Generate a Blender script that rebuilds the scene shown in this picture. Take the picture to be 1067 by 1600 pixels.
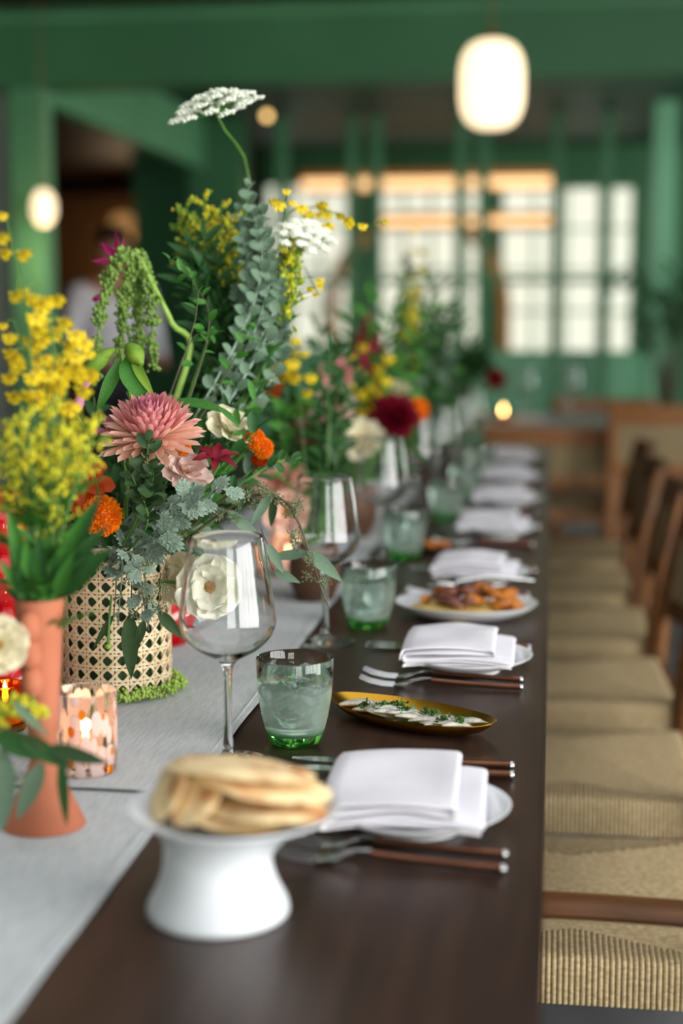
import bpy, bmesh, math, random
from mathutils import Vector, Matrix, Quaternion, noise

for _o in list(bpy.data.objects):
    bpy.data.objects.remove(_o)
scene = bpy.context.scene
COL = scene.collection
RND = random.Random(11)
PI = math.pi

# ------------------------------------------------------------------ camera
F_PX = 2357.0
TABLE_Z = 0.75
CAM = Vector((0.0, 0.0, 1.194))
TH = math.atan(300.0 / F_PX)
PS = math.atan(330.5 * math.cos(TH) / F_PX)
CF = Vector((-math.sin(PS) * math.cos(TH), math.cos(PS) * math.cos(TH), -math.sin(TH)))
CR = Vector((math.cos(PS), math.sin(PS), 0))
CU = CR.cross(CF)
cam_data = bpy.data.cameras.new('camera')
cam = bpy.data.objects.new('camera', cam_data)
COL.objects.link(cam)
cam_data.sensor_fit = 'VERTICAL'
cam_data.sensor_height = 36.0
cam_data.lens = F_PX / 1600.0 * 36.0
cam_data.clip_start = 0.05
cam_data.dof.use_dof = True
cam_data.dof.focus_distance = 1.645
cam_data.dof.aperture_fstop = 2.1
cam_data.dof.aperture_blades = 0
mw = Matrix.Identity(4)
for _i in range(3):
    mw[_i][0], mw[_i][1], mw[_i][2], mw[_i][3] = CR[_i], CU[_i], -CF[_i], CAM[_i]
cam.matrix_world = mw
scene.camera = cam

# ------------------------------------------------------------------ world and daylight
world = bpy.data.worlds.new('world')
scene.world = world
world.use_nodes = True
world.node_tree.nodes['Background'].inputs[0].default_value = (0.80, 0.90, 1.0, 1)
world.node_tree.nodes['Background'].inputs[1].default_value = 0.8


def area_light(name, loc, rot, sx, sy, power, color):
    l = bpy.data.lights.new(name, 'AREA')
    l.shape = 'RECTANGLE'
    l.size, l.size_y = sx, sy
    l.energy = power
    l.color = color
    o = bpy.data.objects.new(name, l)
    COL.objects.link(o)
    o.location = loc
    o.rotation_euler = rot
    return o


# daylight standing in the openings: right wall, wall behind the photographer, back room; the overhead fill is added
area_light('daylight_right', (3.98, -0.85, 1.45), (0, PI / 2, 0), 2.3, 4.9, 640, (1.0, 0.985, 0.955))
area_light('daylight_back', (2.1, -4.38, 1.45), (PI / 2, 0, 0), 2.2, 2.3, 225, (1.0, 0.985, 0.955))
area_light('daylight_back_room', (3.98, 9.4, 1.55), (0, PI / 2, 0), 2.0, 2.6, 200, (0.97, 1.0, 0.96))
area_light('overhead_fill', (0.4, 0.6, 3.05), (0, 0, 0), 3.0, 4.6, 52, (1.0, 0.985, 0.955))  # unseen overhead light, added to brighten upward-facing surfaces on the table

scene.view_settings.view_transform = 'Standard'
scene.view_settings.look = 'None'
scene.view_settings.gamma = 1.0
scene.view_settings.use_curve_mapping = False
scene.view_settings.exposure = -0.42
cy = scene.cycles
cy.max_bounces = 18
cy.transmission_bounces = 16
cy.transparent_max_bounces = 16
cy.diffuse_bounces = 4
cy.glossy_bounces = 5
cy.sample_clamp_indirect = 6.0
cy.blur_glossy = 0.3


# ------------------------------------------------------------------ pixel to point helpers
def ray(px, py):
    d = CF * F_PX + CR * (px - 533.5) - CU * (py - 800.0)
    return d.normalized()


def P(px, py, Y):
    d = ray(px, py)
    return CAM + d * ((Y - CAM.y) / d.y)


def G(px, py, z=TABLE_Z):
    d = ray(px, py)
    return CAM + d * ((z - CAM.z) / d.z)


def wpx(n, Y):
    return n / F_PX * Y


# ------------------------------------------------------------------ materials
def lin(c):
    c /= 255.0
    return c / 12.92 if c <= 0.04045 else ((c + 0.055) / 1.055) ** 2.4


def C(r, g, b):
    return (lin(r), lin(g), lin(b), 1.0)


MATS = {}


def mat(name, col, rough=0.5, metal=0.0, col2=None, scale=20.0, bump=0.0, bscale=None, trans=0.0, ior=1.45,
        sub=0.0, sheen=0.0, spec=0.5, stretch=None, emit=None, estr=0.0, coat=0.0, detail=3.0, ramp=(0.35, 0.65)):
    m = bpy.data.materials.new(name)
    m.use_nodes = True
    nt = m.node_tree
    b = nt.nodes['Principled BSDF']
    b.inputs['Base Color'].default_value = col
    b.inputs['Roughness'].default_value = rough
    b.inputs['Metallic'].default_value = metal
    b.inputs['Transmission Weight'].default_value = trans
    b.inputs['IOR'].default_value = ior
    b.inputs['Specular IOR Level'].default_value = spec
    b.inputs['Coat Weight'].default_value = coat
    if sheen:
        b.inputs['Sheen Weight'].default_value = sheen
    if sub:
        b.inputs['Subsurface Weight'].default_value = sub
        b.inputs['Subsurface Radius'].default_value = (0.01, 0.008, 0.005)
        b.inputs['Subsurface Scale'].default_value = 0.5
    if emit:
        b.inputs['Emission Color'].default_value = emit
        b.inputs['Emission Strength'].default_value = estr
    if col2 is not None or bump:
        tc = nt.nodes.new('ShaderNodeTexCoord')
        mp = nt.nodes.new('ShaderNodeMapping')
        if stretch:
            mp.inputs['Scale'].default_value = stretch
        nt.links.new(tc.outputs['Object'], mp.inputs['Vector'])
    if col2 is not None:
        nz = nt.nodes.new('ShaderNodeTexNoise')
        nz.inputs['Scale'].default_value = scale
        nz.inputs['Detail'].default_value = detail
        nt.links.new(mp.outputs['Vector'], nz.inputs['Vector'])
        cr = nt.nodes.new('ShaderNodeValToRGB')
        cr.color_ramp.elements[0].position = ramp[0]
        cr.color_ramp.elements[1].position = ramp[1]
        cr.color_ramp.elements[0].color = col
        cr.color_ramp.elements[1].color = col2
        nt.links.new(nz.outputs['Fac'], cr.inputs['Fac'])
        nt.links.new(cr.outputs['Color'], b.inputs['Base Color'])
    if bump:
        nb = nt.nodes.new('ShaderNodeTexNoise')
        nb.inputs['Scale'].default_value = bscale or scale * 2
        nb.inputs['Detail'].default_value = 4
        nt.links.new(mp.outputs['Vector'], nb.inputs['Vector'])
        bp = nt.nodes.new('ShaderNodeBump')
        bp.inputs['Strength'].default_value = bump
        bp.inputs['Distance'].default_value = 0.002
        nt.links.new(nb.outputs['Fac'], bp.inputs['Height'])
        nt.links.new(bp.outputs['Normal'], b.inputs['Normal'])
    MATS[name] = m
    return m


def petal_mat(name, col, col2=None, tl=0.35, rough=0.5, scale=60):
    """thin petal or leaf: a principled surface that lets some light through"""
    m = mat(name, col, rough, col2=col2, scale=scale, spec=0.3)
    nt = m.node_tree
    b = nt.nodes['Principled BSDF']
    out = nt.nodes['Material Output']
    t = nt.nodes.new('ShaderNodeBsdfTranslucent')
    t.inputs['Color'].default_value = col2 or col
    if col2 is not None:
        for lk in nt.links:
            if lk.to_socket == b.inputs['Base Color']:
                nt.links.new(lk.from_socket, t.inputs['Color'])
                break
    mx = nt.nodes.new('ShaderNodeMixShader')
    mx.inputs[0].default_value = tl
    nt.links.new(b.outputs[0], mx.inputs[1])
    nt.links.new(t.outputs[0], mx.inputs[2])
    nt.links.new(mx.outputs[0], out.inputs['Surface'])
    return m


def glass_mat(name, col=(1, 1, 1, 1), rough=0.0, ior=1.47):
    m = bpy.data.materials.new(name)
    m.use_nodes = True
    nt = m.node_tree
    for n in list(nt.nodes):
        nt.nodes.remove(n)
    out = nt.nodes.new('ShaderNodeOutputMaterial')
    g = nt.nodes.new('ShaderNodeBsdfGlass')
    g.inputs['Color'].default_value = col
    g.inputs['Roughness'].default_value = rough
    g.inputs['IOR'].default_value = ior
    nt.links.new(g.outputs[0], out.inputs['Surface'])
    MATS[name] = m
    return m


M = MATS
# setting
mat('floor', C(120, 122, 124), 0.55, col2=C(96, 98, 102), scale=3.0, bump=0.1)
mat('ceiling_wood', C(62, 34, 20), 0.55, col2=C(44, 24, 15), scale=4, stretch=(8, 1, 1))
mat('green_paint', C(96, 156, 112), 0.45, col2=C(90, 148, 106), scale=2)
mat('green_dark', C(70, 126, 84), 0.5, col2=C(64, 118, 78), scale=2)
mat('ceiling_green', C(40, 72, 52), 0.6, col2=C(34, 62, 46), scale=2)
mat('lintel_glow', C(255, 214, 160), 0.6, emit=(1.0, 0.60, 0.28, 1), estr=2.2)  # emissive strip invented to imitate the warm glow of the oak lintels
mat('green_lit', C(132, 194, 154), 0.45, col2=C(124, 186, 146), scale=2)  # lighter copy of the green paint, imitating daylight on the pillar
mat('plaster', C(188, 190, 180), 0.8, col2=C(176, 180, 172), scale=5, bump=0.1)
mat('dark_wall', C(34, 34, 28), 0.7, col2=C(26, 26, 22), scale=3)
mat('warm_wood_wall', C(108, 74, 38), 0.5, col2=C(88, 58, 30), scale=3, stretch=(10, 10, 0.6))
mat('oak_beam', C(226, 164, 98), 0.5, col2=C(206, 142, 80), scale=4, stretch=(0.5, 8, 8))
mat('window_glow', C(230, 230, 215), 0.7, emit=(0.84, 0.83, 0.69, 1), estr=1.2)
mat('mullion_green', C(128, 170, 142), 0.5, col2=C(118, 160, 132), scale=3)
# table
mat('table_wood', C(62, 43, 34), 0.36, col2=C(46, 31, 25), scale=6, stretch=(9, 0.7, 1), bump=0.05, bscale=60, spec=0.5)
mat('table_edge', C(92, 62, 42), 0.45, col2=C(74, 48, 34), scale=6, stretch=(1, 0.5, 9))
mat('chair_wood', C(126, 80, 38), 0.5, col2=C(96, 58, 26), scale=9, stretch=(1, 6, 6), bump=0.05)
mat('chair_wood_light', C(172, 118, 74), 0.45, col2=C(146, 96, 58), scale=9, stretch=(1, 6, 6))
mat('white_ceramic', C(236, 238, 240), 0.22, col2=C(230, 232, 235), scale=4, coat=0.2)
mat('stand_ceramic', C(222, 225, 229), 0.34, col2=C(216, 220, 225), scale=4)
mat('terracotta', C(186, 112, 82), 0.8, col2=C(170, 98, 70), scale=14, bump=0.12, bscale=220)
mat('red_glaze', C(196, 24, 30), 0.12, col2=C(170, 16, 22), scale=8, coat=0.6)
mat('cane', C(232, 214, 180), 0.5, col2=C(208, 182, 140), scale=60, bump=0.15, bscale=300)
mat('liner', C(26, 38, 22), 0.6, col2=C(48, 84, 40), scale=18)
mat('moss', C(128, 158, 66), 0.9, col2=C(164, 190, 92), scale=60)
mat('copper_handle', C(120, 78, 58), 0.25, metal=0.85, col2=C(104, 66, 50), scale=30)
mat('steel', C(205, 205, 205), 0.16, metal=1.0, col2=C(190, 190, 192), scale=10)
mat('gold', C(206, 158, 56), 0.28, metal=1.0, col2=C(184, 134, 40), scale=8, bump=0.1, bscale=40)
mat('anchovy', C(226, 224, 212), 0.25, col2=C(150, 146, 132), scale=70, stretch=(1, 0.25, 1), bump=0.3, bscale=200, coat=0.5)
mat('herb', C(38, 74, 22), 0.5, col2=C(74, 110, 34), scale=200)
mat('oil', C(150, 128, 26), 0.08, trans=0.5, col2=C(110, 96, 20), scale=40)
mat('bread', C(238, 212, 162), 0.7, col2=C(182, 102, 40), scale=34, bump=0.35, bscale=50, sub=0.05, ramp=(0.48, 0.72))
mat('roast_orange', C(214, 132, 34), 0.35, col2=C(150, 78, 20), scale=60, coat=0.3)
mat('roast_purple', C(92, 48, 54), 0.35, col2=C(120, 66, 40), scale=60, coat=0.3)
mat('puree', C(232, 206, 130), 0.5, col2=C(214, 178, 92), scale=40, bump=0.3)
mat('wax', C(245, 232, 214), 0.5, sub=0.4)
mat('flame', C(255, 200, 110), 0.5, emit=(1.0, 0.62, 0.22, 1), estr=40)
mat('pendant_glow', C(255, 236, 206), 0.6, emit=(1.0, 0.77, 0.48, 1), estr=2.1)
mat('amber_glow', C(255, 190, 100), 0.6, emit=(1.0, 0.62, 0.22, 1), estr=5.0)
mat('dim_glow', C(255, 190, 100), 0.6, emit=(1.0, 0.52, 0.18, 1), estr=0.45)
mat('brass_cord', C(150, 118, 70), 0.35, metal=0.7, col2=C(130, 100, 60), scale=10)
mat('skin', C(176, 126, 104), 0.55, col2=C(164, 112, 92), scale=20, sub=0.1)
mat('hair', C(30, 24, 22), 0.6, col2=C(44, 36, 32), scale=80)
mat('shirt', C(226, 224, 234), 0.8, col2=C(212, 210, 222), scale=14, bump=0.2)
mat('trousers', C(40, 40, 46), 0.8, col2=C(32, 32, 38), scale=20)
mat('brown_pot', C(96, 66, 44), 0.6, col2=C(76, 50, 34), scale=12, bump=0.1)
mat('upholstery', C(150, 108, 82), 0.8, col2=C(132, 94, 70), scale=20, bump=0.2)
# greens and blooms
petal_mat('leaf_green', C(78, 138, 54), C(56, 112, 44), 0.3)
petal_mat('leaf_deep', C(56, 100, 48), C(40, 78, 40), 0.25)
petal_mat('leaf_olive', C(62, 88, 52), C(48, 72, 44), 0.2)
petal_mat('leaf_blue', C(128, 152, 126), C(98, 126, 104), 0.25, 0.6)
petal_mat('leaf_silver', C(158, 176, 158), C(114, 138, 122), 0.15, 0.8)
petal_mat('leaf_lime', C(142, 176, 62), C(110, 150, 50), 0.35)
mat('stem_green', C(84, 128, 52), 0.5, col2=C(66, 108, 44), scale=40)
mat('stem_lime', C(140, 172, 78), 0.5, col2=C(120, 156, 64), scale=40)
mat('stem_brown', C(84, 80, 50), 0.6, col2=C(66, 62, 40), scale=40)
mat('seed', C(120, 128, 92), 0.7, col2=C(92, 104, 72), scale=90)
petal_mat('petal_pink', C(232, 168, 162), C(220, 144, 146), 0.35)
petal_mat('petal_peach', C(244, 208, 186), C(238, 188, 166), 0.35)
petal_mat('petal_rose', C(214, 138, 152), C(202, 118, 138), 0.35)
petal_mat('petal_white', C(246, 244, 230), C(238, 236, 212), 0.35)
petal_mat('petal_cream', C(240, 232, 204), C(226, 216, 180), 0.35)
petal_mat('petal_blush', C(236, 214, 206), C(226, 190, 178), 0.35)
petal_mat('petal_orange', C(236, 122, 16), C(246, 150, 26), 0.3)
petal_mat('petal_scarlet', C(214, 84, 20), C(196, 66, 16), 0.3)
petal_mat('petal_yellow', C(248, 224, 52), C(238, 208, 36), 0.35)
petal_mat('petal_gold', C(228, 200, 48), C(206, 178, 40), 0.3)
petal_mat('petal_burgundy', C(132, 14, 38), C(100, 10, 30), 0.25)
petal_mat('petal_magenta', C(206, 40, 130), C(188, 30, 112), 0.35)
petal_mat('petal_lilac', C(216, 146, 178), C(204, 120, 164), 0.35)
mat('goldenrod', C(214, 196, 34), 0.7, col2=C(184, 184, 40), scale=80)
mat('goldenrod_green', C(138, 160, 44), 0.7, col2=C(96, 130, 40), scale=80)
mat('amaranth', C(120, 146, 66), 0.85, col2=C(94, 124, 52), scale=80)
mat('amaranth_red', C(150, 36, 54), 0.85, col2=C(120, 26, 42), scale=80)
mat('umbel_white', C(238, 240, 226), 0.8, col2=C(222, 228, 206), scale=80)
mat('stamen', C(196, 144, 44), 0.7, col2=C(150, 104, 30), scale=200)
mat('brown_speck', C(140, 70, 24), 0.6, col2=C(110, 50, 20), scale=100)
# glass
glass_mat('clear_glass', ior=1.5)
glass_mat('ice', (0.93, 0.96, 0.96, 1), 0.12, 1.31)
glass_mat('water', (0.95, 0.985, 0.965, 1), 0.05, 1.33)
glass_mat('amber_glass', (0.9, 0.5, 0.12, 1), 0.02)


def linen_mat():
    m = mat('linen', C(196, 200, 200), 0.9, col2=C(176, 182, 184), scale=60, stretch=(6, 0.6, 1), sheen=0.2)
    nt = m.node_tree
    b = nt.nodes['Principled BSDF']
    tc = nt.nodes.new('ShaderNodeTexCoord')
    hs = []
    for st in ((1, 0.04, 1), (0.04, 1, 1)):
        mp = nt.nodes.new('ShaderNodeMapping')
        mp.inputs['Scale'].default_value = st
        n = nt.nodes.new('ShaderNodeTexNoise')
        n.inputs['Scale'].default_value = 900
        nt.links.new(tc.outputs['Object'], mp.inputs['Vector'])
        nt.links.new(mp.outputs['Vector'], n.inputs['Vector'])
        hs.append(n)
    ad = nt.nodes.new('ShaderNodeMath')
    nt.links.new(hs[0].outputs['Fac'], ad.inputs[0])
    nt.links.new(hs[1].outputs['Fac'], ad.inputs[1])
    bp = nt.nodes.new('ShaderNodeBump')
    bp.inputs['Strength'].default_value = 0.45
    bp.inputs['Distance'].default_value = 0.001
    nt.links.new(ad.outputs[0], bp.inputs['Height'])
    nt.links.new(bp.outputs['Normal'], b.inputs['Normal'])


linen_mat()
mat('napkin', C(228, 225, 231), 0.92, col2=C(222, 219, 226), scale=30, bump=0.12, bscale=700, sheen=0.2)
mat('paper_cord', C(184, 164, 126), 0.8, col2=C(156, 134, 98), scale=120, stretch=(1, 1, 2), bump=0.3, bscale=260)


def tumbler_mat():
    """thick green foot, clear rim, wall fogged with condensation where the cold water stands"""
    m = glass_mat('tumbler_glass', (1, 1, 1, 1), 0.0, 1.45)
    nt = m.node_tree
    g = [n for n in nt.nodes if n.type == 'BSDF_GLASS'][0]
    out = [n for n in nt.nodes if n.type == 'OUTPUT_MATERIAL'][0]
    tc = nt.nodes.new('ShaderNodeTexCoord')
    sp = nt.nodes.new('ShaderNodeSeparateXYZ')
    nt.links.new(tc.outputs['Object'], sp.inputs[0])
    mr = nt.nodes.new('ShaderNodeMapRange')
    mr.inputs['From Min'].default_value = 0.0
    mr.inputs['From Max'].default_value = 0.092
    nt.links.new(sp.outputs['Z'], mr.inputs['Value'])

    def ramp(stops):
        cr = nt.nodes.new('ShaderNodeValToRGB')
        e = cr.color_ramp.elements
        e[0].position, e[0].color = stops[0][0], stops[0][1]
        e[1].position, e[1].color = stops[-1][0], stops[-1][1]
        for p, c in stops[1:-1]:
            e.new(p).color = c
        nt.links.new(mr.outputs[0], cr.inputs['Fac'])
        return cr
    col = ramp([(0.0, (0.45, 0.93, 0.42, 1)), (0.13, (0.50, 0.94, 0.48, 1)), (0.20, (0.94, 0.99, 0.95, 1)), (0.72, (0.97, 0.995, 0.98, 1)), (1.0, (0.98, 1.0, 0.985, 1))])
    nt.links.new(col.outputs['Color'], g.inputs['Color'])
    g3 = lambda v: (v, v, v, 1)
    fog = ramp([(0.12, g3(0.0)), (0.20, g3(0.30)), (0.66, g3(0.20)), (0.76, g3(0.04)), (0.80, g3(0.0))])
    rgh = ramp([(0.12, g3(0.0)), (0.20, g3(0.07)), (0.68, g3(0.06)), (0.78, g3(0.0))])
    nt.links.new(rgh.outputs['Color'], g.inputs['Roughness'])
    t = nt.nodes.new('ShaderNodeBsdfTranslucent')
    t.inputs['Color'].default_value = (0.86, 0.98, 0.89, 1)
    d = nt.nodes.new('ShaderNodeBsdfDiffuse')
    d.inputs['Color'].default_value = (0.84, 0.97, 0.88, 1)
    x = nt.nodes.new('ShaderNodeMixShader')
    x.inputs[0].default_value = 0.6
    nt.links.new(d.outputs[0], x.inputs[1])
    nt.links.new(t.outputs[0], x.inputs[2])
    y = nt.nodes.new('ShaderNodeMixShader')
    nt.links.new(fog.outputs['Color'], y.inputs[0])
    nt.links.new(g.outputs[0], y.inputs[1])
    nt.links.new(x.outputs[0], y.inputs[2])
    nt.links.new(y.outputs[0], out.inputs['Surface'])


tumbler_mat()


def votive_mat():
    """clear glass blown with milky rose-white and orange flecks"""
    m = glass_mat('flecked_glass', (1, 0.97, 0.95, 1), 0.02)
    nt = m.node_tree
    g = [n for n in nt.nodes if n.type == 'BSDF_GLASS'][0]
    out = [n for n in nt.nodes if n.type == 'OUTPUT_MATERIAL'][0]
    tc = nt.nodes.new('ShaderNodeTexCoord')

    def vor(scale, st, lo, hi, off):
        mp = nt.nodes.new('ShaderNodeMapping')
        mp.inputs['Scale'].default_value = st
        mp.inputs['Location'].default_value = (off, off, off)
        v = nt.nodes.new('ShaderNodeTexVoronoi')
        v.inputs['Scale'].default_value = scale
        nt.links.new(tc.outputs['Object'], mp.inputs['Vector'])
        nt.links.new(mp.outputs['Vector'], v.inputs['Vector'])
        r = nt.nodes.new('ShaderNodeMapRange')
        r.inputs['From Min'].default_value = lo
        r.inputs['From Max'].default_value = hi
        r.inputs['To Min'].default_value = 1
        r.inputs['To Max'].default_value = 0
        nt.links.new(v.outputs['Distance'], r.inputs['Value'])
        return r

    def milk(col):
        d = nt.nodes.new('ShaderNodeBsdfDiffuse')
        d.inputs['Color'].default_value = col
        t = nt.nodes.new('ShaderNodeBsdfTranslucent')
        t.inputs['Color'].default_value = col
        x = nt.nodes.new('ShaderNodeMixShader')
        nt.links.new(d.outputs[0], x.inputs[1])
        nt.links.new(t.outputs[0], x.inputs[2])
        return x
    w = vor(95, (1, 1, 0.45), 0.50, 0.56, 0.0)
    o = vor(62, (1, 1, 0.6), 0.24, 0.27, 3.3)
    m1 = nt.nodes.new('ShaderNodeMixShader')
    nt.links.new(w.outputs[0], m1.inputs[0])
    nt.links.new(g.outputs[0], m1.inputs[1])
    nt.links.new(milk(C(246, 226, 220)).outputs[0], m1.inputs[2])
    m2 = nt.nodes.new('ShaderNodeMixShader')
    nt.links.new(o.outputs[0], m2.inputs[0])
    nt.links.new(m1.outputs[0], m2.inputs[1])
    nt.links.new(milk(C(224, 140, 40)).outputs[0], m2.inputs[2])
    nt.links.new(m2.outputs[0], out.inputs['Surface'])


votive_mat()


# ------------------------------------------------------------------ mesh helpers
class MB:
    def __init__(self):
        self.v, self.f, self.m = [], [], []

    def add(self, vs, fs, m=0):
        n = len(self.v)
        self.v += [tuple(x) for x in vs]
        self.f += [tuple(i + n for i in f) for f in fs]
        self.m += [m] * len(fs)
        return self

    def box(self, lo, hi, m=0):
        x0, y0, z0 = lo
        x1, y1, z1 = hi
        return self.add([(x0, y0, z0), (x1, y0, z0), (x1, y1, z0), (x0, y1, z0), (x0, y0, z1), (x1, y0, z1), (x1, y1, z1), (x0, y1, z1)],
                        [(0, 3, 2, 1), (4, 5, 6, 7), (0, 1, 5, 4), (1, 2, 6, 5), (2, 3, 7, 6), (3, 0, 4, 7)], m)

    def rbox(self, lo, hi, b=0.004, m=0):
        """box with every edge chamfered"""
        lo, hi = Vector(lo), Vector(hi)
        bm = bmesh.new()
        bmesh.ops.create_cube(bm, size=1.0)
        for v in bm.verts:
            v.co = Vector((lo[i] + (hi[i] - lo[i]) * (v.co[i] + 0.5) for i in range(3)))
        bmesh.ops.bevel(bm, geom=list(bm.edges), offset=min(b, 0.45 * min(hi - lo)), segments=2, affect='EDGES')
        bm.verts.ensure_lookup_table()
        self.add([v.co for v in bm.verts], [[v.index for v in f.verts] for f in bm.faces], m)
        bm.free()
        return self

    def tube(self, pts, r, n=8, m=0, caps=True, flat=1.0):
        pts = [Vector(p) for p in pts]
        if not isinstance(r, (list, tuple)):
            r = [r] * len(pts)
        up = None
        vs, fs = [], []
        for i, p in enumerate(pts):
            a = pts[max(i - 1, 0)]
            b = pts[min(i + 1, len(pts) - 1)]
            t = (b - a).normalized() if (b - a).length > 1e-9 else Vector((0, 0, 1))
            if up is None:
                up = Vector((0, 0, 1)) if abs(t.z) < 0.9 else Vector((1, 0, 0))
            s = t.cross(up)
            s = s.normalized() if s.length > 1e-6 else t.orthogonal().normalized()
            up = s.cross(t).normalized()
            for k in range(n):
                q = 2 * PI * k / n
                vs.append(p + (s * math.cos(q) + up * math.sin(q) * flat) * r[i])
        for i in range(len(pts) - 1):
            for k in range(n):
                k2 = (k + 1) % n
                fs.append((i * n + k, i * n + k2, (i + 1) * n + k2, (i + 1) * n + k))
        if caps:
            fs.append(tuple(range(n - 1, -1, -1)))
            fs.append(tuple((len(pts) - 1) * n + k for k in range(n)))
        return self.add(vs, fs, m)

    def lathe(self, prof, n=32, c=(0, 0, 0), m=0, rfun=None):
        vs, fs, rows = [], [], []
        for (r, z) in prof:
            if r < 1e-6:
                rows.append([len(vs)])
                vs.append((c[0], c[1], c[2] + z))
            else:
                row = []
                for k in range(n):
                    q = 2 * PI * k / n
                    rr = r * (rfun(q, z) if rfun else 1)
                    row.append(len(vs))
                    vs.append((c[0] + rr * math.cos(q), c[1] + rr * math.sin(q), c[2] + z))
                rows.append(row)
        for a, b in zip(rows, rows[1:]):
            if len(a) == 1 and len(b) == 1:
                continue
            for k in range(n):
                k2 = (k + 1) % n
                if len(a) == 1:
                    fs.append((a[0], b[k2], b[k]))
                elif len(b) == 1:
                    fs.append((a[k], a[k2], b[0]))
                else:
                    fs.append((a[k], a[k2], b[k2], b[k]))
        return self.add(vs, fs, m)

    def ball(self, c, r, sub=1, sc=(1, 1, 1), m=0, jit=0.0, rot=None):
        vs, fs = ICO[sub]
        c = Vector(c)
        out = []
        for v in vs:
            k = 1 + (RND.uniform(-jit, jit) if jit else 0)
            q = Vector((v[0] * sc[0], v[1] * sc[1], v[2] * sc[2])) * (r * k)
            if rot is not None:
                q = rot @ q
            out.append(c + q)
        return self.add(out, fs, m)

    def mesh(self, name, mats, smooth=True):
        me = bpy.data.meshes.new(name)
        me.from_pydata([tuple(v) for v in self.v], [], self.f)
        if isinstance(mats, str):
            mats = [mats]
        for k in mats:
            me.materials.append(M[k])
        if len(mats) > 1:
            me.polygons.foreach_set('material_index', self.m)
        if smooth:
            me.polygons.foreach_set('use_smooth', [True] * len(me.polygons))
            me.set_sharp_from_angle(angle=math.radians(48))
        me.update()
        return me


def _ico(sub):
    bm = bmesh.new()
    bmesh.ops.create_icosphere(bm, subdivisions=sub, radius=1)
    r = ([tuple(v.co) for v in bm.verts], [tuple(v.index for v in f.verts) for f in bm.faces])
    bm.free()
    return r


ICO = {k: _ico(k) for k in (1, 2, 3)}
ICO[0] = ([(1, 0, 0), (-1, 0, 0), (0, 1, 0), (0, -1, 0), (0, 0, 1), (0, 0, -1)],
          [(0, 2, 4), (2, 1, 4), (1, 3, 4), (3, 0, 4), (2, 0, 5), (1, 2, 5), (3, 1, 5), (0, 3, 5)])


def WM(o):
    return (WM(o.parent) @ o.matrix_basis) if o.parent else o.matrix_basis.copy()


def tag(o, label=None, cat=None, group=None, kind=None):
    if label:
        o['label'] = label
    if cat:
        o['category'] = cat
    if group:
        o['group'] = group
    if kind:
        o['kind'] = kind
    return o


def thing(name, label, cat, loc=(0, 0, 0), rz=0.0, group=None):
    o = bpy.data.objects.new(name, None)
    o.empty_display_size = 0.03
    COL.objects.link(o)
    o.location = loc
    o.rotation_euler = (0, 0, rz)
    o.matrix_basis = Matrix.Translation(Vector(loc)) @ Matrix.Rotation(rz, 4, 'Z')
    return tag(o, label, cat, group)


def put(name, me, parent=None, Mx=None, world=True):
    """link a mesh; Mx is a world matrix, or local to the parent when world is False"""
    o = bpy.data.objects.new(name, me)
    COL.objects.link(o)
    o.parent = parent
    Mx = Mx or Matrix.Identity(4)
    if parent is not None and world:
        o.matrix_basis = WM(parent).inverted() @ Mx
    else:
        o.matrix_basis = Mx
    return o


def copy_tree(o, Mx, label=None, group=None, parent=None):
    c = o.copy()
    COL.objects.link(c)
    c.parent = parent
    c.matrix_basis = Mx
    if parent is None:
        if label:
            c['label'] = label
        if group:
            c['group'] = group
    for ch in list(o.children):
        copy_tree(ch, ch.matrix_basis.copy(), parent=c)
    return c


def T(x, y=None, z=None):
    return Matrix.Translation(Vector(x) if y is None else Vector((x, y, z)))


def Rz(a):
    return Matrix.Rotation(a, 4, 'Z')


def frame(pos, d, up=(0, 0, 1), s=1.0, sx=None):
    """matrix whose local +Y runs along d, local +Z near up"""
    d = Vector(d).normalized()
    up = Vector(up)
    x = d.cross(up)
    if x.length < 1e-4:
        x = d.orthogonal()
    x.normalize()
    z = x.cross(d).normalized()
    m = Matrix.Identity(4)
    sx = s if sx is None else sx
    for i in range(3):
        m[i][0], m[i][1], m[i][2], m[i][3] = x[i] * sx, d[i] * s, z[i] * s, pos[i]
    return m


def bez(a, b, c, n=8):
    a, b, c = Vector(a), Vector(b), Vector(c)
    return [a * (1 - t) ** 2 + b * (2 * t * (1 - t)) + c * t * t for t in [i / n for i in range(n + 1)]]


def spline(pts, n=5):
    pts = [Vector(p) for p in pts]
    if len(pts) < 3:
        return pts
    ext = [pts[0] * 2 - pts[1]] + pts + [pts[-1] * 2 - pts[-2]]
    out = []
    for i in range(1, len(ext) - 2):
        p0, p1, p2, p3 = ext[i - 1:i + 3]
        for k in range(n):
            t = k / n
            out.append(0.5 * ((2 * p1) + (p2 - p0) * t + (2 * p0 - 5 * p1 + 4 * p2 - p3) * t * t + (3 * p1 - p0 - 3 * p2 + p3) * t ** 3))
    out.append(pts[-1])
    return out


def rv(s=1.0):
    while True:
        v = Vector((RND.uniform(-1, 1), RND.uniform(-1, 1), RND.uniform(-1, 1)))
        if 0.05 < v.length < 1:
            return v.normalized() * s


def struct(name, me, label=None):
    o = put(name, me)
    o['kind'] = 'structure'
    if label:
        o['label'] = label
    return o


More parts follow.
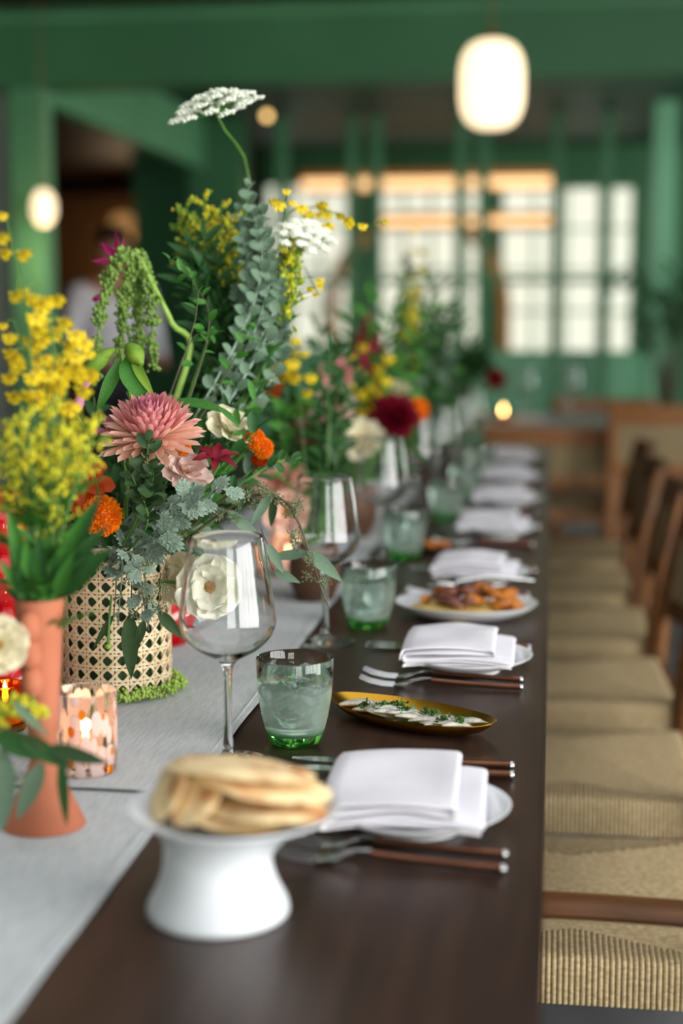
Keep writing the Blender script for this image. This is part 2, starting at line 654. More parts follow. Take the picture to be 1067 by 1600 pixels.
# ------------------------------------------------------------------ room shell
CEIL = 2.68
FY0, FY1 = -4.3, 17.0
XL, XR = -7.5, 3.9
struct('floor', MB().box((XL, FY0, -0.1), (XR, FY1, 0)).mesh('floor', 'floor', False), 'grey concrete floor')
cb = MB()
for lo_, hi_ in (((XL, FY0), (-1.1, FY1)), ((1.9, FY0), (XR, FY1)), ((-1.1, FY0), (1.9, -1.7)), ((-1.1, 2.9), (1.9, FY1))):  # gap over the table is made up to let the overhead light in
    cb.box((*lo_, CEIL), (*hi_, CEIL + 0.1))
struct('ceiling', cb.mesh('ceiling', 'ceiling_wood', False), 'dark brown timber ceiling with an added overhead light opening')


def wall_x(name, x0, x1, ys, z0, z1, opens, m):
    """wall running along Y with rectangular openings (y0, y1, z0, z1)"""
    b = MB()
    cuts = sorted({ys[0], ys[1], *[o[0] for o in opens], *[o[1] for o in opens]})
    for a, c in zip(cuts, cuts[1:]):
        op = [o for o in opens if o[0] <= a and o[1] >= c]
        if op:
            b.box((x0, a, z0), (x1, c, op[0][2]))
            b.box((x0, a, op[0][3]), (x1, c, z1))
        else:
            b.box((x0, a, z0), (x1, c, z1))
    return struct(name, b.mesh(name, m, False))


def wall_y(name, y0, y1, xs, z0, z1, opens, m):
    b = MB()
    cuts = sorted({xs[0], xs[1], *[o[0] for o in opens], *[o[1] for o in opens]})
    for a, c in zip(cuts, cuts[1:]):
        op = [o for o in opens if o[0] <= a and o[1] >= c]
        if op:
            b.box((a, y0, z0), (c, y1, op[0][2]))
            b.box((a, y0, op[0][3]), (c, y1, z1))
        else:
            b.box((a, y0, z0), (c, y1, z1))
    return struct(name, b.mesh(name, m, False))


wall_x('wall_right', 3.75, 3.9, (FY0, FY1), 0, CEIL, [(-3.3, 1.6, 0.3, 2.6), (8.1, 10.7, 0.55, 2.55)], 'green_paint')
wall_y('wall_back', -4.3, -4.15, (XL, 3.75), 0, CEIL, [(1.0, 3.2, 0.3, 2.6)], 'green_paint')
wall_x('wall_left', -7.5, -7.35, (-4.15, FY1), 0, CEIL, [], 'plaster')
wall_y('wall_side_room', 16.85, 17.0, (-7.35, 3.75), 0, CEIL, [], 'dark_wall')


def mullion_window(name, axis, at, u, z, nu, nz, m, t=0.045, depth=0.06):
    """window frame with bars, each a part"""
    w = thing(name, None, None, (at, (u[0] + u[1]) / 2, z[0]) if axis == 'x' else ((u[0] + u[1]) / 2, at, z[0]))
    w['kind'] = 'structure'

    def bar(nm, ua, ub, za, zb):
        lo, hi = ((at - depth / 2, ua, za), (at + depth / 2, ub, zb)) if axis == 'x' else ((ua, at - depth / 2, za), (ub, at + depth / 2, zb))
        put(nm, MB().box(lo, hi).mesh(nm, m, False), w)
    for i in range(nu + 1):
        c = u[0] + (u[1] - u[0]) * i / nu
        bar('mullion', c - t / 2, c + t / 2, z[0], z[1])
    for j in range(nz + 1):
        c = z[0] + (z[1] - z[0]) * j / nz
        bar('transom', u[0], u[1], c - t / 2, c + t / 2)
    return w


mullion_window('window_1', 'x', 3.80, (-3.3, 1.6), (0.3, 2.6), 5, 1, 'mullion_green', 0.07)
mullion_window('window_2', 'y', -4.2, (1.0, 3.2), (0.3, 2.6), 4, 1, 'mullion_green', 0.12)
mullion_window('window_3', 'x', 3.80, (8.1, 10.7), (0.55, 2.55), 3, 2, 'mullion_green', 0.06)

struct('ceiling_back', MB().box((-2.7, 7.42, 2.655), (3.75, 13.2, 2.678)).mesh('ceiling_back', 'ceiling_green', False), 'dark green ceiling of the back room')
# cross beam and its posts where the dining room opens into the back room
YB = 7.2
zb = P(533, 125, YB).z
zt = P(533, 22, YB).z
xb0, xb1 = P(-30, 300, YB).x, P(1180, 300, YB).x
beam = struct('trim_1', MB().rbox((xb0 - 0.6, YB, zb), (xb1 + 2.0, YB + 0.22, CEIL), 0.01).mesh('beam', 'green_dark', False), 'dark green ceiling beam')
struct('trim_2', MB().rbox((P(12, 300, YB).x, YB + 0.02, 0), (P(64, 300, YB).x, YB + 0.2, zb), 0.01).mesh('post', 'green_paint', False), 'green square post')
struct('trim_3', MB().box((xb0 - 0.6, YB - 0.012, zt + 0.005), (xb1 + 2.0, YB, zt + 0.035)).mesh('beam_lip', 'green_paint', False))
wall_y('wall_return', YB + 0.24, YB + 0.3, (XL + 0.15, P(14, 300, YB).x), 0, CEIL, [], 'plaster')

# header running away to the back room, side room behind it
YF = 11.0
xh = P(320, 265, YF).x
zh = P(320, 265, YF).z
struct('trim_4', MB().rbox((xh - 0.12, YB + 0.22, zh), (xh, YF, CEIL), 0.01).mesh('header', 'green_paint', False), 'green header above side opening')
struct('trim_5', MB().rbox((xh - 0.12, YF, 0), (P(378, 200, YF).x, YF + 0.2, CEIL), 0.01).mesh('corner_post', 'green_dark', False), 'dark green corner post')
wall_y('wall_side', 12.6, 12.7, (P(208, 300, 12.6).x, xh), 0, CEIL, [], 'green_dark')

# warm timber panelling of the side room: separate boards
pan = thing('wall_panelling', None, None, (P(140, 500, 15.6).x, 15.6, 0))
pan['kind'] = 'structure'
pan['label'] = 'warm brown board panelling in the side room'
x0, x1 = P(50, 300, 15.6).x, P(212, 300, 15.6).x
nb = 7
for i in range(nb):
    a = x0 + (x1 - x0) * i / nb
    c = x0 + (x1 - x0) * (i + 1) / nb
    put('board', MB().rbox((a + 0.008, 15.6, 0.05), (c - 0.008, 15.65, P(140, 302, 15.6).z), 0.006).mesh('board', 'warm_wood_wall', False), pan)
put('rail', MB().rbox((x0, 15.57, 1.05), (x1, 15.62, 1.13), 0.005).mesh('rail', 'warm_wood_wall', False), pan)

# far wall with frosted, daylit windows
YW = 13.2


def far_window(name, pxa, pxb, pya, pyb, nu, nz, Y):
    a, b = P(pxa, pyb, Y), P(pxb, pya, Y)
    w = thing(name, None, None, ((a.x + b.x) / 2, Y, a.z))
    w['kind'] = 'structure'
    w['label'] = 'frosted white gridded window in the back room'
    du, dz = (b.x - a.x) / nu, (b.z - a.z) / nz
    for i in range(nu):
        for j in range(nz):
            put('pane', MB().box((a.x + du * i + 0.012, Y - 0.012, a.z + dz * j + 0.012), (a.x + du * (i + 1) - 0.012, Y, a.z + dz * (j + 1) - 0.012)).mesh('pane', 'window_glow', False), w)
    for i in range(nu + 1):
        put('mullion', MB().box((a.x + du * i - 0.010, Y - 0.04, a.z), (a.x + du * i + 0.010, Y - 0.0, b.z)).mesh('mullion', 'mullion_green', False), w)
    for j in range(nz + 1):
        put('transom', MB().box((a.x, Y - 0.036, a.z + dz * j - 0.010), (b.x, Y - 0.002, a.z + dz * j + 0.010)).mesh('transom', 'mullion_green', False), w)


wall_y('wall_far', YW + 0.005, YW + 0.1, (xh, 3.75), 0, CEIL, [], 'green_dark')
far_window('window_4', 418, 545, 288, 545, 3, 4, YW)
far_window('window_5', 588, 762, 292, 548, 4, 4, YW)
far_window('window_6', 782, 990, 292, 550, 4, 4, YW)

# oak lintels and arch in front of the far windows
YA = 12.4
for k, (a, b, c, d) in enumerate(((468, 880, 262, 300), (590, 868, 331, 356))):
    lo, hi = P(a, d, YA), P(b, c, YA)
    o = thing('oak_lintel', ['long pale oak beam above the frosted windows', 'short pale oak beam below the long one'][k], 'beam', ((lo.x + hi.x) / 2, YA, lo.z))
    put('timber', MB().rbox((lo.x, YA, lo.z), (hi.x, YA + 0.14, hi.z), 0.01).mesh('timber', 'oak_beam', False), o)
    put('lintel_glow', MB().rbox((lo.x + 0.02, YA - 0.012, lo.z + 0.02), (hi.x - 0.02, YA, lo.z + 0.02 + (hi.z - lo.z) * 0.45), 0.003).mesh('lintel_glow', 'lintel_glow', False), o)['label'] = 'added glowing strip imitating warm light on the beam'
am = MB()
ac = P(648, 478, YA)
ar = wpx(146, YA)
n = 20
vs, fs = [], []
for i in range(n + 1):
    q = PI * i / n
    for (rr, yy) in ((ar, 0), (ar - 0.09, 0), (ar - 0.09, 0.12), (ar, 0.12)):
        vs.append((ac.x + rr * math.cos(q), YA + 0.2 + yy, ac.z + rr * math.sin(q)))
for i in range(n):
    for k in range(4):
        fs.append((i * 4 + k, i * 4 + (k + 1) % 4, i * 4 + 4 + (k + 1) % 4, i * 4 + 4 + k))
am.add(vs, fs)
arch = thing('oak_arch', 'curved oak arch in front of the frosted windows', 'arch', (ac.x, YA, 0))
put('arch_ring', am.mesh('arch_ring', 'oak_beam', False), arch)
for s in (-1, 1):
    xx = ac.x + s * (ar - 0.045)
    put('arch_post', MB().box((xx - 0.045, YA + 0.2, 0), (xx + 0.045, YA + 0.32, ac.z)).mesh('arch_post', 'oak_beam', False), arch)

# green steel grid screen in front of the back room
YG = YF + 0.02
scr = thing('grid_screen', 'tall green metal grid screen closing off the back room', 'screen', (P(700, 500, YG).x, YG, 0))
for px in (440, 550, 587, 720, 755, 870, 948):
    a = P(px - 9, 300, YG).x
    b = P(px + 9, 300, YG).x
    put('upright', MB().rbox((a, YG, 0.06), (b, YG + 0.06, CEIL), 0.006).mesh('upright', 'green_paint', False), scr)
for (pa, pb) in ((432, 444), (128, 142)):
    lo, hi = P(380, pb, YG), P(1010, pa, YG)
    put('crossbar', MB().rbox((lo.x, YG + 0.005, lo.z), (hi.x, YG + 0.055, hi.z), 0.004).mesh('crossbar', 'green_paint', False), scr)
lo, hi = P(380, 640, YG), P(1010, 548, YG)
put('low_panel', MB().rbox((lo.x, YG + 0.004, 0.0), (hi.x, YG + 0.05, hi.z), 0.006).mesh('low_panel', 'green_lit', False), scr)
struct('trim_6', MB().rbox((P(1018, 300, 10.6).x, 10.6, 0), (P(1056, 300, 10.6).x, 10.8, CEIL), 0.01).mesh('pillar', 'green_lit', False), 'green pillar with daylight painted into its tone')


# ------------------------------------------------------------------ lamps
def pendant(px, pytop, pybot, w, Y, mname, label, power):
    top, bot = P(px, pytop, Y), P(px, pybot, Y)
    h = top.z - bot.z
    r = wpx(w, Y) / 2
    t = thing('pendant_lamp', label, 'pendant lamp', (top.x, Y, bot.z))
    prof = [(0.0, 0.0), (r * 0.45, 0.004), (r * 0.72, 0.02), (r * 0.90, 0.05), (r * 0.985, 0.09), (r, 0.12)]
    prof += [(r, h * 0.5)]
    prof += [(rr, h - z) for rr, z in reversed(prof[:-1]) if rr > 0]
    prof += [(r * 0.2, h)]
    put('lamp_shade', MB().lathe(prof, 40, rfun=lambda q, z: 1 + 0.006 * math.cos(20 * q)).mesh('lamp_shade', mname), t, world=False)
    put('cap', MB().lathe([(0, h + 0.03), (r * 0.18, h + 0.03), (r * 0.22, h - 0.004), (0, h - 0.004)], 20).mesh('cap', 'brass_cord'), t, world=False)
    put('cord', MB().tube([(0, 0, h + 0.02), (0, 0, CEIL - bot.z)], 0.004, 8).mesh('cord', 'brass_cord'), t, world=False)
    if power:
        l = bpy.data.lights.new('lamp_light', 'POINT')
        l.energy = power
        l.color = (1.0, 0.72, 0.42)
        l.shadow_soft_size = r
        o = bpy.data.objects.new('lamp_light', l)
        COL.objects.link(o)
        o.parent = t
        o.location = (0, 0, -0.16)
    return t


pendant(769, 62, 202, 98, 5.4, 'pendant_glow', 'large glowing white pendant lamp hanging over the long table', 0)
pendant(67.5, 296, 353, 37, 7.0, 'pendant_glow', 'small glowing pendant lamp hanging before the green post', 5)
pendant(192, 333, 375, 40, 15.0, 'dim_glow', 'dim amber pendant lamp beside the brown panelling', 14)


def bulb(px, py, w, Y, label):
    c = P(px, py, Y)
    r = wpx(w, Y) / 2
    t = thing('ceiling_bulb', label, 'bulb', (c.x, Y, c.z))
    put('globe', MB().ball((0, 0, 0), r, 2).mesh('globe', 'amber_glow'), t, world=False)
    put('socket', MB().tube([(0, 0, r * 0.8), (0, 0, r * 2.4)], r * 0.6, 10).mesh('socket', 'brass_cord'), t, world=False)
    put('cord', MB().tube([(0, 0, r * 2), (0, 0, CEIL - c.z)], 0.004, 6).mesh('cord', 'brass_cord'), t, world=False)


bulb(417, 181, 12, 9.4, 'small bare amber bulb hanging behind the green screen')

# ------------------------------------------------------------------ long table and linen
TY0, TY1, TXL = 0.72, 5.35, -0.98
tb = thing('dining_table', 'long dark brown wooden dining table set for a banquet', 'table', (TXL / 2, (TY0 + TY1) / 2, 0))
put('tabletop', MB().rbox((TXL, TY0, TABLE_Z - 0.035), (0, TY1, TABLE_Z), 0.004).mesh('tabletop', 'table_wood', False), tb)
put('edge_band', MB().rbox((-0.012, TY0 + 0.01, TABLE_Z - 0.075), (0.0, TY1 - 0.01, TABLE_Z - 0.0355), 0.002).mesh('edge_band', 'table_edge', False), tb)
for x in (-0.9, -0.13):
    for y in (TY0 + 0.25, 2.0, 3.5, TY1 - 0.2):
        put('leg', MB().rbox((x - 0.035, y - 0.035, 0), (x + 0.035, y + 0.035, TABLE_Z - 0.035), 0.004).mesh('leg', 'table_wood', False), tb)


def runner(x0, x1, y0, y1, z, label, amp, skew=0.0):
    nx, ny = 26, int((y1 - y0) / 0.02)
    b = MB()
    vs, fs = [], []
    th = 0.0011
    for lay in (0, 1):
        for j in range(ny + 1):
            for i in range(nx + 1):
                u, v = i / nx, j / ny
                x = x0 + (x1 - x0) * u + skew * (v - 0.5)
                y = y0 + (y1 - y0) * v
                if u == 1:
                    x += 0.003 * noise.noise(Vector((0, y * 6, 3.1)))
                if v == 0:
                    y += 0.003 * noise.noise(Vector((x * 7, 9, 1.1)))
                h = max(0, noise.noise(Vector((x * 5, y * 3.2, 0.3)))) * amp
                h += 0.0005 * (u > 0.965 or v < 0.02)
                vs.append((x, y, z + h + (th if lay else 0)))
    nn = (nx + 1) * (ny + 1)
    for j in range(ny):
        for i in range(nx):
            a = j * (nx + 1) + i
            fs.append((a + 1, a, a + nx + 1, a + nx + 2))
            fs.append((nn + a, nn + a + 1, nn + a + nx + 2, nn + a + nx + 1))
    for i in range(nx):
        fs.append((i, i + 1, nn + i + 1, nn + i))
    for j in range(ny):
        a = j * (nx + 1) + nx
        fs.append((a, a + nx + 1, nn + a + nx + 1, nn + a))
    b.add(vs, fs)
    r = thing('table_runner', label, 'runner', ((x0 + x1) / 2, y0, z))
    put('cloth', b.mesh('cloth', 'linen'), r)
    s = MB()
    s.tube([(x1 - 0.009 + skew * (k / 60 - 0.5), y0 + (y1 - y0) * k / 60, z + th + 0.0006 + 0.001 * amp) for k in range(61)], 0.0007, 6)
    put('hem_seam', s.mesh('hem_seam', 'linen'), r)
    return r


xr1 = G(235, 1310).x
runner(xr1 - 0.36, xr1, 0.74, 1.56, TABLE_Z + 0.0006, 'pale grey linen table runner under the white footed bowl end', 0.0012, -0.006)
xr2 = G(345, 1165).x
y_r2 = G(200, 1243).y
runner(xr2 - 0.36, xr2 + 0.0, y_r2, 5.2, TABLE_Z + 0.0046, 'pale grey linen table runner under the cane basket of flowers', 0.0016, -0.02)
ZR = TABLE_Z + 0.0062      # top of the upper runner


# ------------------------------------------------------------------ tableware builders
def wine_glass(loc, label, rz=0.0):
    t = thing('wine_glass', label, 'wine glass', loc, rz, 'wine glasses along the table')
    outer = [(0, 0.0006), (0.040, 0.0), (0.0415, 0.0012), (0.040, 0.0024), (0.022, 0.0042), (0.0095, 0.0085), (0.0056, 0.018), (0.0042, 0.038), (0.0040, 0.065),
             (0.0045, 0.090), (0.0062, 0.101), (0.0115, 0.1075)]
    bowl = [(0.0115, 0.1075), (0.0285, 0.1165), (0.0420, 0.1285), (0.0480, 0.1410), (0.0484, 0.1500), (0.0470, 0.1620), (0.0446, 0.1800), (0.0408, 0.2060), (0.0370, 0.2305)]
    inner = [(0.0365, 0.2311), (0.0360, 0.2305), (0.0399, 0.2060), (0.0437, 0.1800), (0.0461, 0.1620), (0.0475, 0.1500), (0.0470, 0.1415), (0.0410, 0.1295), (0.0272, 0.1178), (0.010, 0.1118), (0, 0.1108)]

    def dense(pr):
        o = spline([(a, b, 0) for a, b in pr], 3)
        return [(max(q.x, 0), q.y) for q in o]
    prof = dense(outer[1:]) + dense(bowl)[1:] + dense(inner)[1:]
    prof = [(0, 0.0006)] + prof
    prof[-1] = (0, prof[-1][1])
    put('glass_body', MB().lathe(prof, 48).mesh('glass_body', 'clear_glass'), t, world=False)
    return t


GL0 = wine_glass(tuple(G(357, 1193)), 'clear wine glass in front of the white ranunculus and cane basket')


def tumbler(loc, label):
    t = thing('tumbler', label, 'tumbler', loc, 0, 'green water tumblers along the table')
    prof = [(0, 0.0), (0.020, 0.0), (0.0252, 0.0015), (0.0282, 0.006), (0.0310, 0.014), (0.0350, 0.030), (0.0385, 0.050), (0.0402, 0.070), (0.0409, 0.0915),
            (0.0404, 0.0926), (0.0398, 0.0915), (0.0389, 0.070), (0.0371, 0.050), (0.0336, 0.030), (0.0296, 0.017), (0.025, 0.0125), (0.015, 0.0115), (0, 0.0112)]
    put('glass_body', MB().lathe(prof, 48).mesh('glass_body', 'tumbler_glass'), t, world=False)
    w = [(0, 0.0118), (0.015, 0.0121), (0.0252, 0.0131), (0.0299, 0.0178), (0.0339, 0.0305), (0.0374, 0.0505), (0.0391, 0.0685), (0.0393, 0.0705), (0.037, 0.0695), (0, 0.0693)]
    put('water', MB().lathe(w, 48).mesh('water', 'water'), t, world=False)
    return t


TU0 = tumbler(tuple(G(461, 1161)), 'pale green water tumbler with ice beside the gold dish of anchovies')


def ice(loc, rot, s, label):
    b = MB().rbox((-s, -s, -s), (s, s, s), s * 0.28)
    o = put('ice_cube', b.mesh('ice_cube', 'ice'))
    o.matrix_basis = T(loc) @ rot.to_matrix().to_4x4()
    tag(o, label, 'ice cube', 'ice cubes in the water tumblers')


plate_prof = [(0, 0.0), (0.040, 0.0), (0.0425, 0.0012), (0.0435, 0.005), (0.052, 0.0085), (0.066, 0.013), (0.078, 0.0188), (0.0832, 0.0222), (0.0838, 0.0236), (0.0825, 0.0240),
              (0.074, 0.0196), (0.060, 0.0142), (0.045, 0.0112), (0.02, 0.0105), (0, 0.0105)]
plate_me = MB().lathe(plate_prof, 56).mesh('plate', 'white_ceramic')


def napkin_mesh(seed):
    """cloth folded over itself: a folded cross-section swept along Y"""
    r_ = random.Random(seed)
    xl, xr, xt = -0.062, 0.066, 0.040
    path = []

    def lay(xa, xb, z, n=9):
        for i in range(n + 1):
            path.append((xa + (xb - xa) * i / n, z))

    def turn(x, z, h, s):
        for i in range(1, 6):
            q = -PI / 2 + PI * i / 6
            path.append((x + s * (h / 2 + 0.002) * math.cos(q), z + h / 2 + h / 2 * math.sin(q)))
    lay(xr, xl, 0.002)
    turn(xl, 0.002, 0.005, -1)
    lay(xl, xr - 0.002, 0.007)
    turn(xr - 0.002, 0.007, 0.0045, 1)
    lay(xr - 0.002, xl, 0.0115)
    turn(xl, 0.0115, 0.006, -1)
    lay(xl, xt, 0.0175)
    turn(xt, 0.0175, 0.005, 1)
    lay(xt, xl - 0.004, 0.0225)
    path.append((xl - 0.0075, 0.0195))
    path.append((xl - 0.0085, 0.013))
    n = len(path)
    ny = 18
    th = 0.0022
    nrm = []
    for i in range(n):
        a, c = path[max(i - 1, 0)], path[min(i + 1, n - 1)]
        t = Vector((c[0] - a[0], c[1] - a[1]))
        t.normalize()
        nrm.append((-t.y, t.x))
    vs, fs = [], []
    y0, y1 = -0.076, 0.080
    for j in range(ny + 1):
        v = j / ny
        y = y0 + (y1 - y0) * v
        for i in range(n):
            for s in (-1, 1):
                x = path[i][0] + nrm[i][0] * th / 2 * s
                z = path[i][1] + nrm[i][1] * th / 2 * s
                yy = y * (1 + 0.02 * math.sin(i * 0.7 + seed)) + (0.004 * math.sin(path[i][1] * 900) if j in (0, ny) else 0)
                d = max(0, math.hypot(x, yy) - 0.066)
                sag = 2.0 * d * d + 0.10 * d
                lift = 0.0022 * noise.noise(Vector((x * 16 + seed, yy * 16, path[i][1] * 30))) * (1 + path[i][1] * 60)
                vs.append((x + 0.02 * (yy * yy) * 4 * (1 if x > 0 else -1) * 0.4, yy, z - sag + lift * (0.35 + 0.65 * (path[i][1] > 0.01))))
    for j in range(ny):
        for i in range(n - 1):
            a = (j * n + i) * 2
            b2 = a + 2
            c = ((j + 1) * n + i) * 2
            d = c + 2
            fs += [(a, b2, d, c), (a + 1, c + 1, d + 1, b2 + 1)]
        for e in (0, n - 1):
            a = (j * n + e) * 2
            c = ((j + 1) * n + e) * 2
            fs.append((a, c, c + 1, a + 1) if e == 0 else (a, a + 1, c + 1, c))
    for jj in (0, ny):
        for i in range(n - 1):
            a = (jj * n + i) * 2
            fs.append((a, a + 1, a + 3, a + 2) if jj == 0 else (a, a + 2, a + 3, a + 1))
    return MB().add(vs, fs).mesh('napkin', 'napkin')


NAPS = [napkin_mesh(s) for s in (1, 5, 9)]


def fork_root(label):
    """fork lying along X, handle end at +X; origin at mid length on the table"""
    t = thing('fork', label, 'fork', (0, 0, 0), 0, 'forks along the table')
    hp = spline([(0.098, 0, 0.0046), (0.06, 0, 0.0055), (0.02, 0, 0.0075), (-0.012, 0, 0.0098)], 5)
    put('handle', MB().tube(hp, [0.0041 - 0.0012 * (i / len(hp)) for i in range(len(hp))], 12).mesh('handle', 'copper_handle'), t, world=False)
    put('end_cap', MB().lathe([(0, 0.1003), (0.0030, 0.1003), (0.0042, 0.0992), (0.0042, 0.0965), (0, 0.0965)], 16).mesh('end_cap', 'steel'), t,
        T(0, 0, 0.0046) @ Matrix.Rotation(PI / 2, 4, 'Y'), world=False)
    b = MB()
    st = [(-0.010, 0.0030, 0.0098), (-0.022, 0.0032, 0.0096), (-0.030, 0.0052, 0.0078), (-0.038, 0.0092, 0.0048), (-0.048, 0.0112, 0.0026), (-0.056, 0.0114, 0.0020)]
    vs, fs = [], []
    for (x, w, z) in st:
        vs += [(x, -w, z + 0.0012), (x, 0, z), (x, w, z + 0.0012), (x, w, z + 0.0026), (x, 0, z + 0.0014), (x, -w, z + 0.0026)]
    for i in range(len(st) - 1):
        for k in range(6):
            fs.append((i * 6 + k, i * 6 + (k + 1) % 6, i * 6 + 6 + (k + 1) % 6, i * 6 + 6 + k))
    b.add(vs, fs)
    put('head', b.mesh('head', 'steel'), t, world=False)
    for k in range(4):
        y = -0.0099 + k * 0.0066
        put('tine', MB().tube([(-0.0545, y, 0.0030), (-0.07, y, 0.0038), (-0.086, y * 0.97, 0.0070), (-0.098, y * 0.94, 0.0122)], [0.0012, 0.0011, 0.0009, 0.0005], 6).mesh('tine', 'steel'), t, world=False)
    return t


def knife_root(label):
    t = thing('knife', label, 'knife', (0, 0, 0), 0, 'knives along the table')
    put('handle', MB().tube([(0.108, 0, 0.0048), (0.05, 0, 0.0048), (0.0, 0, 0.0050)], [0.0046, 0.0042, 0.0034], 12).mesh('handle', 'copper_handle'), t, world=False)
    put('end_cap', MB().lathe([(0, 0.1105), (0.0034, 0.1105), (0.0048, 0.109), (0.0048, 0.1065), (0, 0.1065)], 16).mesh('end_cap', 'steel'), t,
        T(0, 0, 0.0048) @ Matrix.Rotation(PI / 2, 4, 'Y'), world=False)
    vs, fs = [], []
    st = [(0.002, 0.0030, 0.0032), (-0.02, 0.0062, 0.0060), (-0.06, 0.0080, 0.0076), (-0.092, 0.0072, 0.0056), (-0.108, 0.0040, 0.0010), (-0.113, 0.0022, -0.0012)]
    for (x, a, c) in st:
        vs += [(x, -c, 0.0018), (x, a, 0.0010), (x, a, 0.0026)]
    for i in range(len(st) - 1):
        for k in range(3):
            fs.append((i * 3 + k, i * 3 + (k + 1) % 3, i * 3 + 3 + (k + 1) % 3, i * 3 + 3 + k))
    fs += [(2, 1, 0), tuple(15 + k for k in range(3))]
    put('blade', MB().add(vs, fs).mesh('blade', 'steel', False), t, T(0, 0, 0.0022), world=False)
    return t


# ------------------------------------------------------------------ place settings along the right side
SY = [(650, 1258), (729, 1024), (752, 893), (778, 823), (792, 779), (800, 744), (804, 714)]
SET = [G(*p, TABLE_Z + 0.02) for p in SY]
where = ['beside the footed bowl', 'behind the gold dish', 'past the vegetable platter', 'fourth from the footed bowl', 'fifth from the footed bowl', 'sixth from the footed bowl', 'at the table end']
FK = KN = None
for i, c in enumerate(SET):
    pl = put('side_plate', plate_me, None, T(c.x, c.y, TABLE_Z + 0.0002) @ Rz(i))
    tag(pl, 'small white footed side plate under a napkin ' + where[i], 'plate', 'side plates along the table')
    nk = put('napkin', NAPS[i % 3], None, T(c.x - 0.008, c.y + 0.004, TABLE_Z + 0.0222) @ Rz(RND.uniform(-0.04, 0.04) + (0.0 if i else 0.03)))
    tag(nk, 'folded white linen napkin on a plate ' + where[i], 'napkin', 'folded napkins along the table')
    fx = c.x + 0.0 + (-0.004 if i else 0.0)
    for k in range(2):
        if i == 0:
            e = G(793 - 3 * k, 1344 + 23 * k)
        elif i == 1:
            e = G(817, 1068 + 12 * k)
        else:
            e = Vector((min(c.x + 0.105, -0.03), c.y - 0.125 - 0.02 * k, TABLE_Z))
        lab = ('upper' if k == 0 else 'lower')
        fl = ['dark-handled inner fork of the pair for the napkin ', 'dark-handled outer fork of the pair for the napkin '][k] + where[i]
        kl = ['dark-handled outer knife of the pair for the napkin ', 'dark-handled inner knife of the pair for the napkin '][k] + where[i]
        if i == 0:
            ke = G(803, 1204 + 15 * k)
        else:
            ke = Vector((min(c.x + 0.112, -0.022), c.y + 0.128 - 0.019 * k, TABLE_Z))
        a = RND.uniform(-0.03, 0.03) + (-0.05 if i == 0 else 0.0)
        Mf = T(e.x, e.y, TABLE_Z + 0.0004) @ Rz(a) @ T(-0.1, 0, 0)
        Mk = T(ke.x, ke.y, TABLE_Z + 0.0004) @ Rz(RND.uniform(-0.02, 0.02)) @ T(-0.11, 0, 0)
        if FK is None:
            FK, KN = fork_root(fl), knife_root(kl)
            FK.matrix_basis, KN.matrix_basis = Mf, Mk
        else:
            copy_tree(FK, Mf, fl)
            copy_tree(KN, Mk, kl)

# wine glasses and tumblers
gpos = [(508, 1004), (596, 880), (651, 812), (684, 778), (711, 748), (733, 723)]
glab = ['second wine glass from the footed bowl, behind the seeded eucalyptus', 'third wine glass from the footed bowl', 'fourth wine glass from the footed bowl',
        'fifth wine glass from the footed bowl', 'sixth wine glass from the footed bowl', 'wine glass at the far end of the table']
for p, l in zip(gpos, glab):
    g = G(*p)
    copy_tree(GL0, T(g.x, g.y, TABLE_Z + 0.0002), 'clear ' + l)
GL0.matrix_basis = T(G(357, 1193).x, G(357, 1193).y, TABLE_Z + 0.0002)
TU0.matrix_basis = T(G(461, 1161).x, G(461, 1161).y, TABLE_Z + 0.0002)
tpos = [(575, 980), (632, 872), (697, 812), (726, 774), (752, 744)]
tlab = ['second', 'third', 'fourth', 'fifth', 'sixth']
TUP = [G(461, 1161)]
for p, l in zip(tpos, tlab):
    g = G(*p)
    TUP.append(g)
    copy_tree(TU0, T(g.x, g.y, TABLE_Z + 0.0002), f'pale green water tumbler, {l} along from the gold dish')
for k, g in enumerate(TUP[:3]):
    nth = ['first', 'second', 'third'][k]
    for q, (dx, dy, dz, s) in enumerate(((0.012, 0.008, 0.068, 0.0125), (-0.014, 0.002, 0.056, 0.012), (0.010, -0.014, 0.050, 0.0115), (-0.004, 0.012, 0.035, 0.012))):
        ice((g.x + dx, g.y + dy, TABLE_Z + dz), Quaternion(rv(), RND.uniform(0.3, 1.2)), s, f'clear ice cube floating in the {nth} green tumbler')


# ------------------------------------------------------------------ footed bowl with flatbread
fb = G(341, 1424)
prof = [(0, 0.0015), (0.046, 0.0), (0.0530, 0.0008), (0.0540, 0.004), (0.0525, 0.010), (0.0478, 0.019), (0.0432, 0.030), (0.0412, 0.040), (0.0418, 0.049), (0.0462, 0.059), (0.0545, 0.068),
        (0.0660, 0.0760), (0.0775, 0.0820), (0.0792, 0.0838), (0.0780, 0.0848), (0.066, 0.0795), (0.052, 0.0725), (0.03, 0.0675), (0, 0.0665)]
pr2 = [(max(q.x, 0), q.y) for q in spline([(a, b, 0) for a, b in prof], 3)]
pr2[-1] = (0, pr2[-1][1])
fbm = MB().lathe(pr2, 64)
fbm.v = [(x + 0.0135 * max(0.0, min(1.0, (z - 0.045) / 0.038)), y, z) for x, y, z in fbm.v]
tag(put('footed_bowl', fbm.mesh('footed_bowl', 'stand_ceramic'), None, T(fb.x, fb.y, TABLE_Z + 0.0002)), 'white flared ceramic bowl on a waisted foot holding flatbreads', 'bowl')


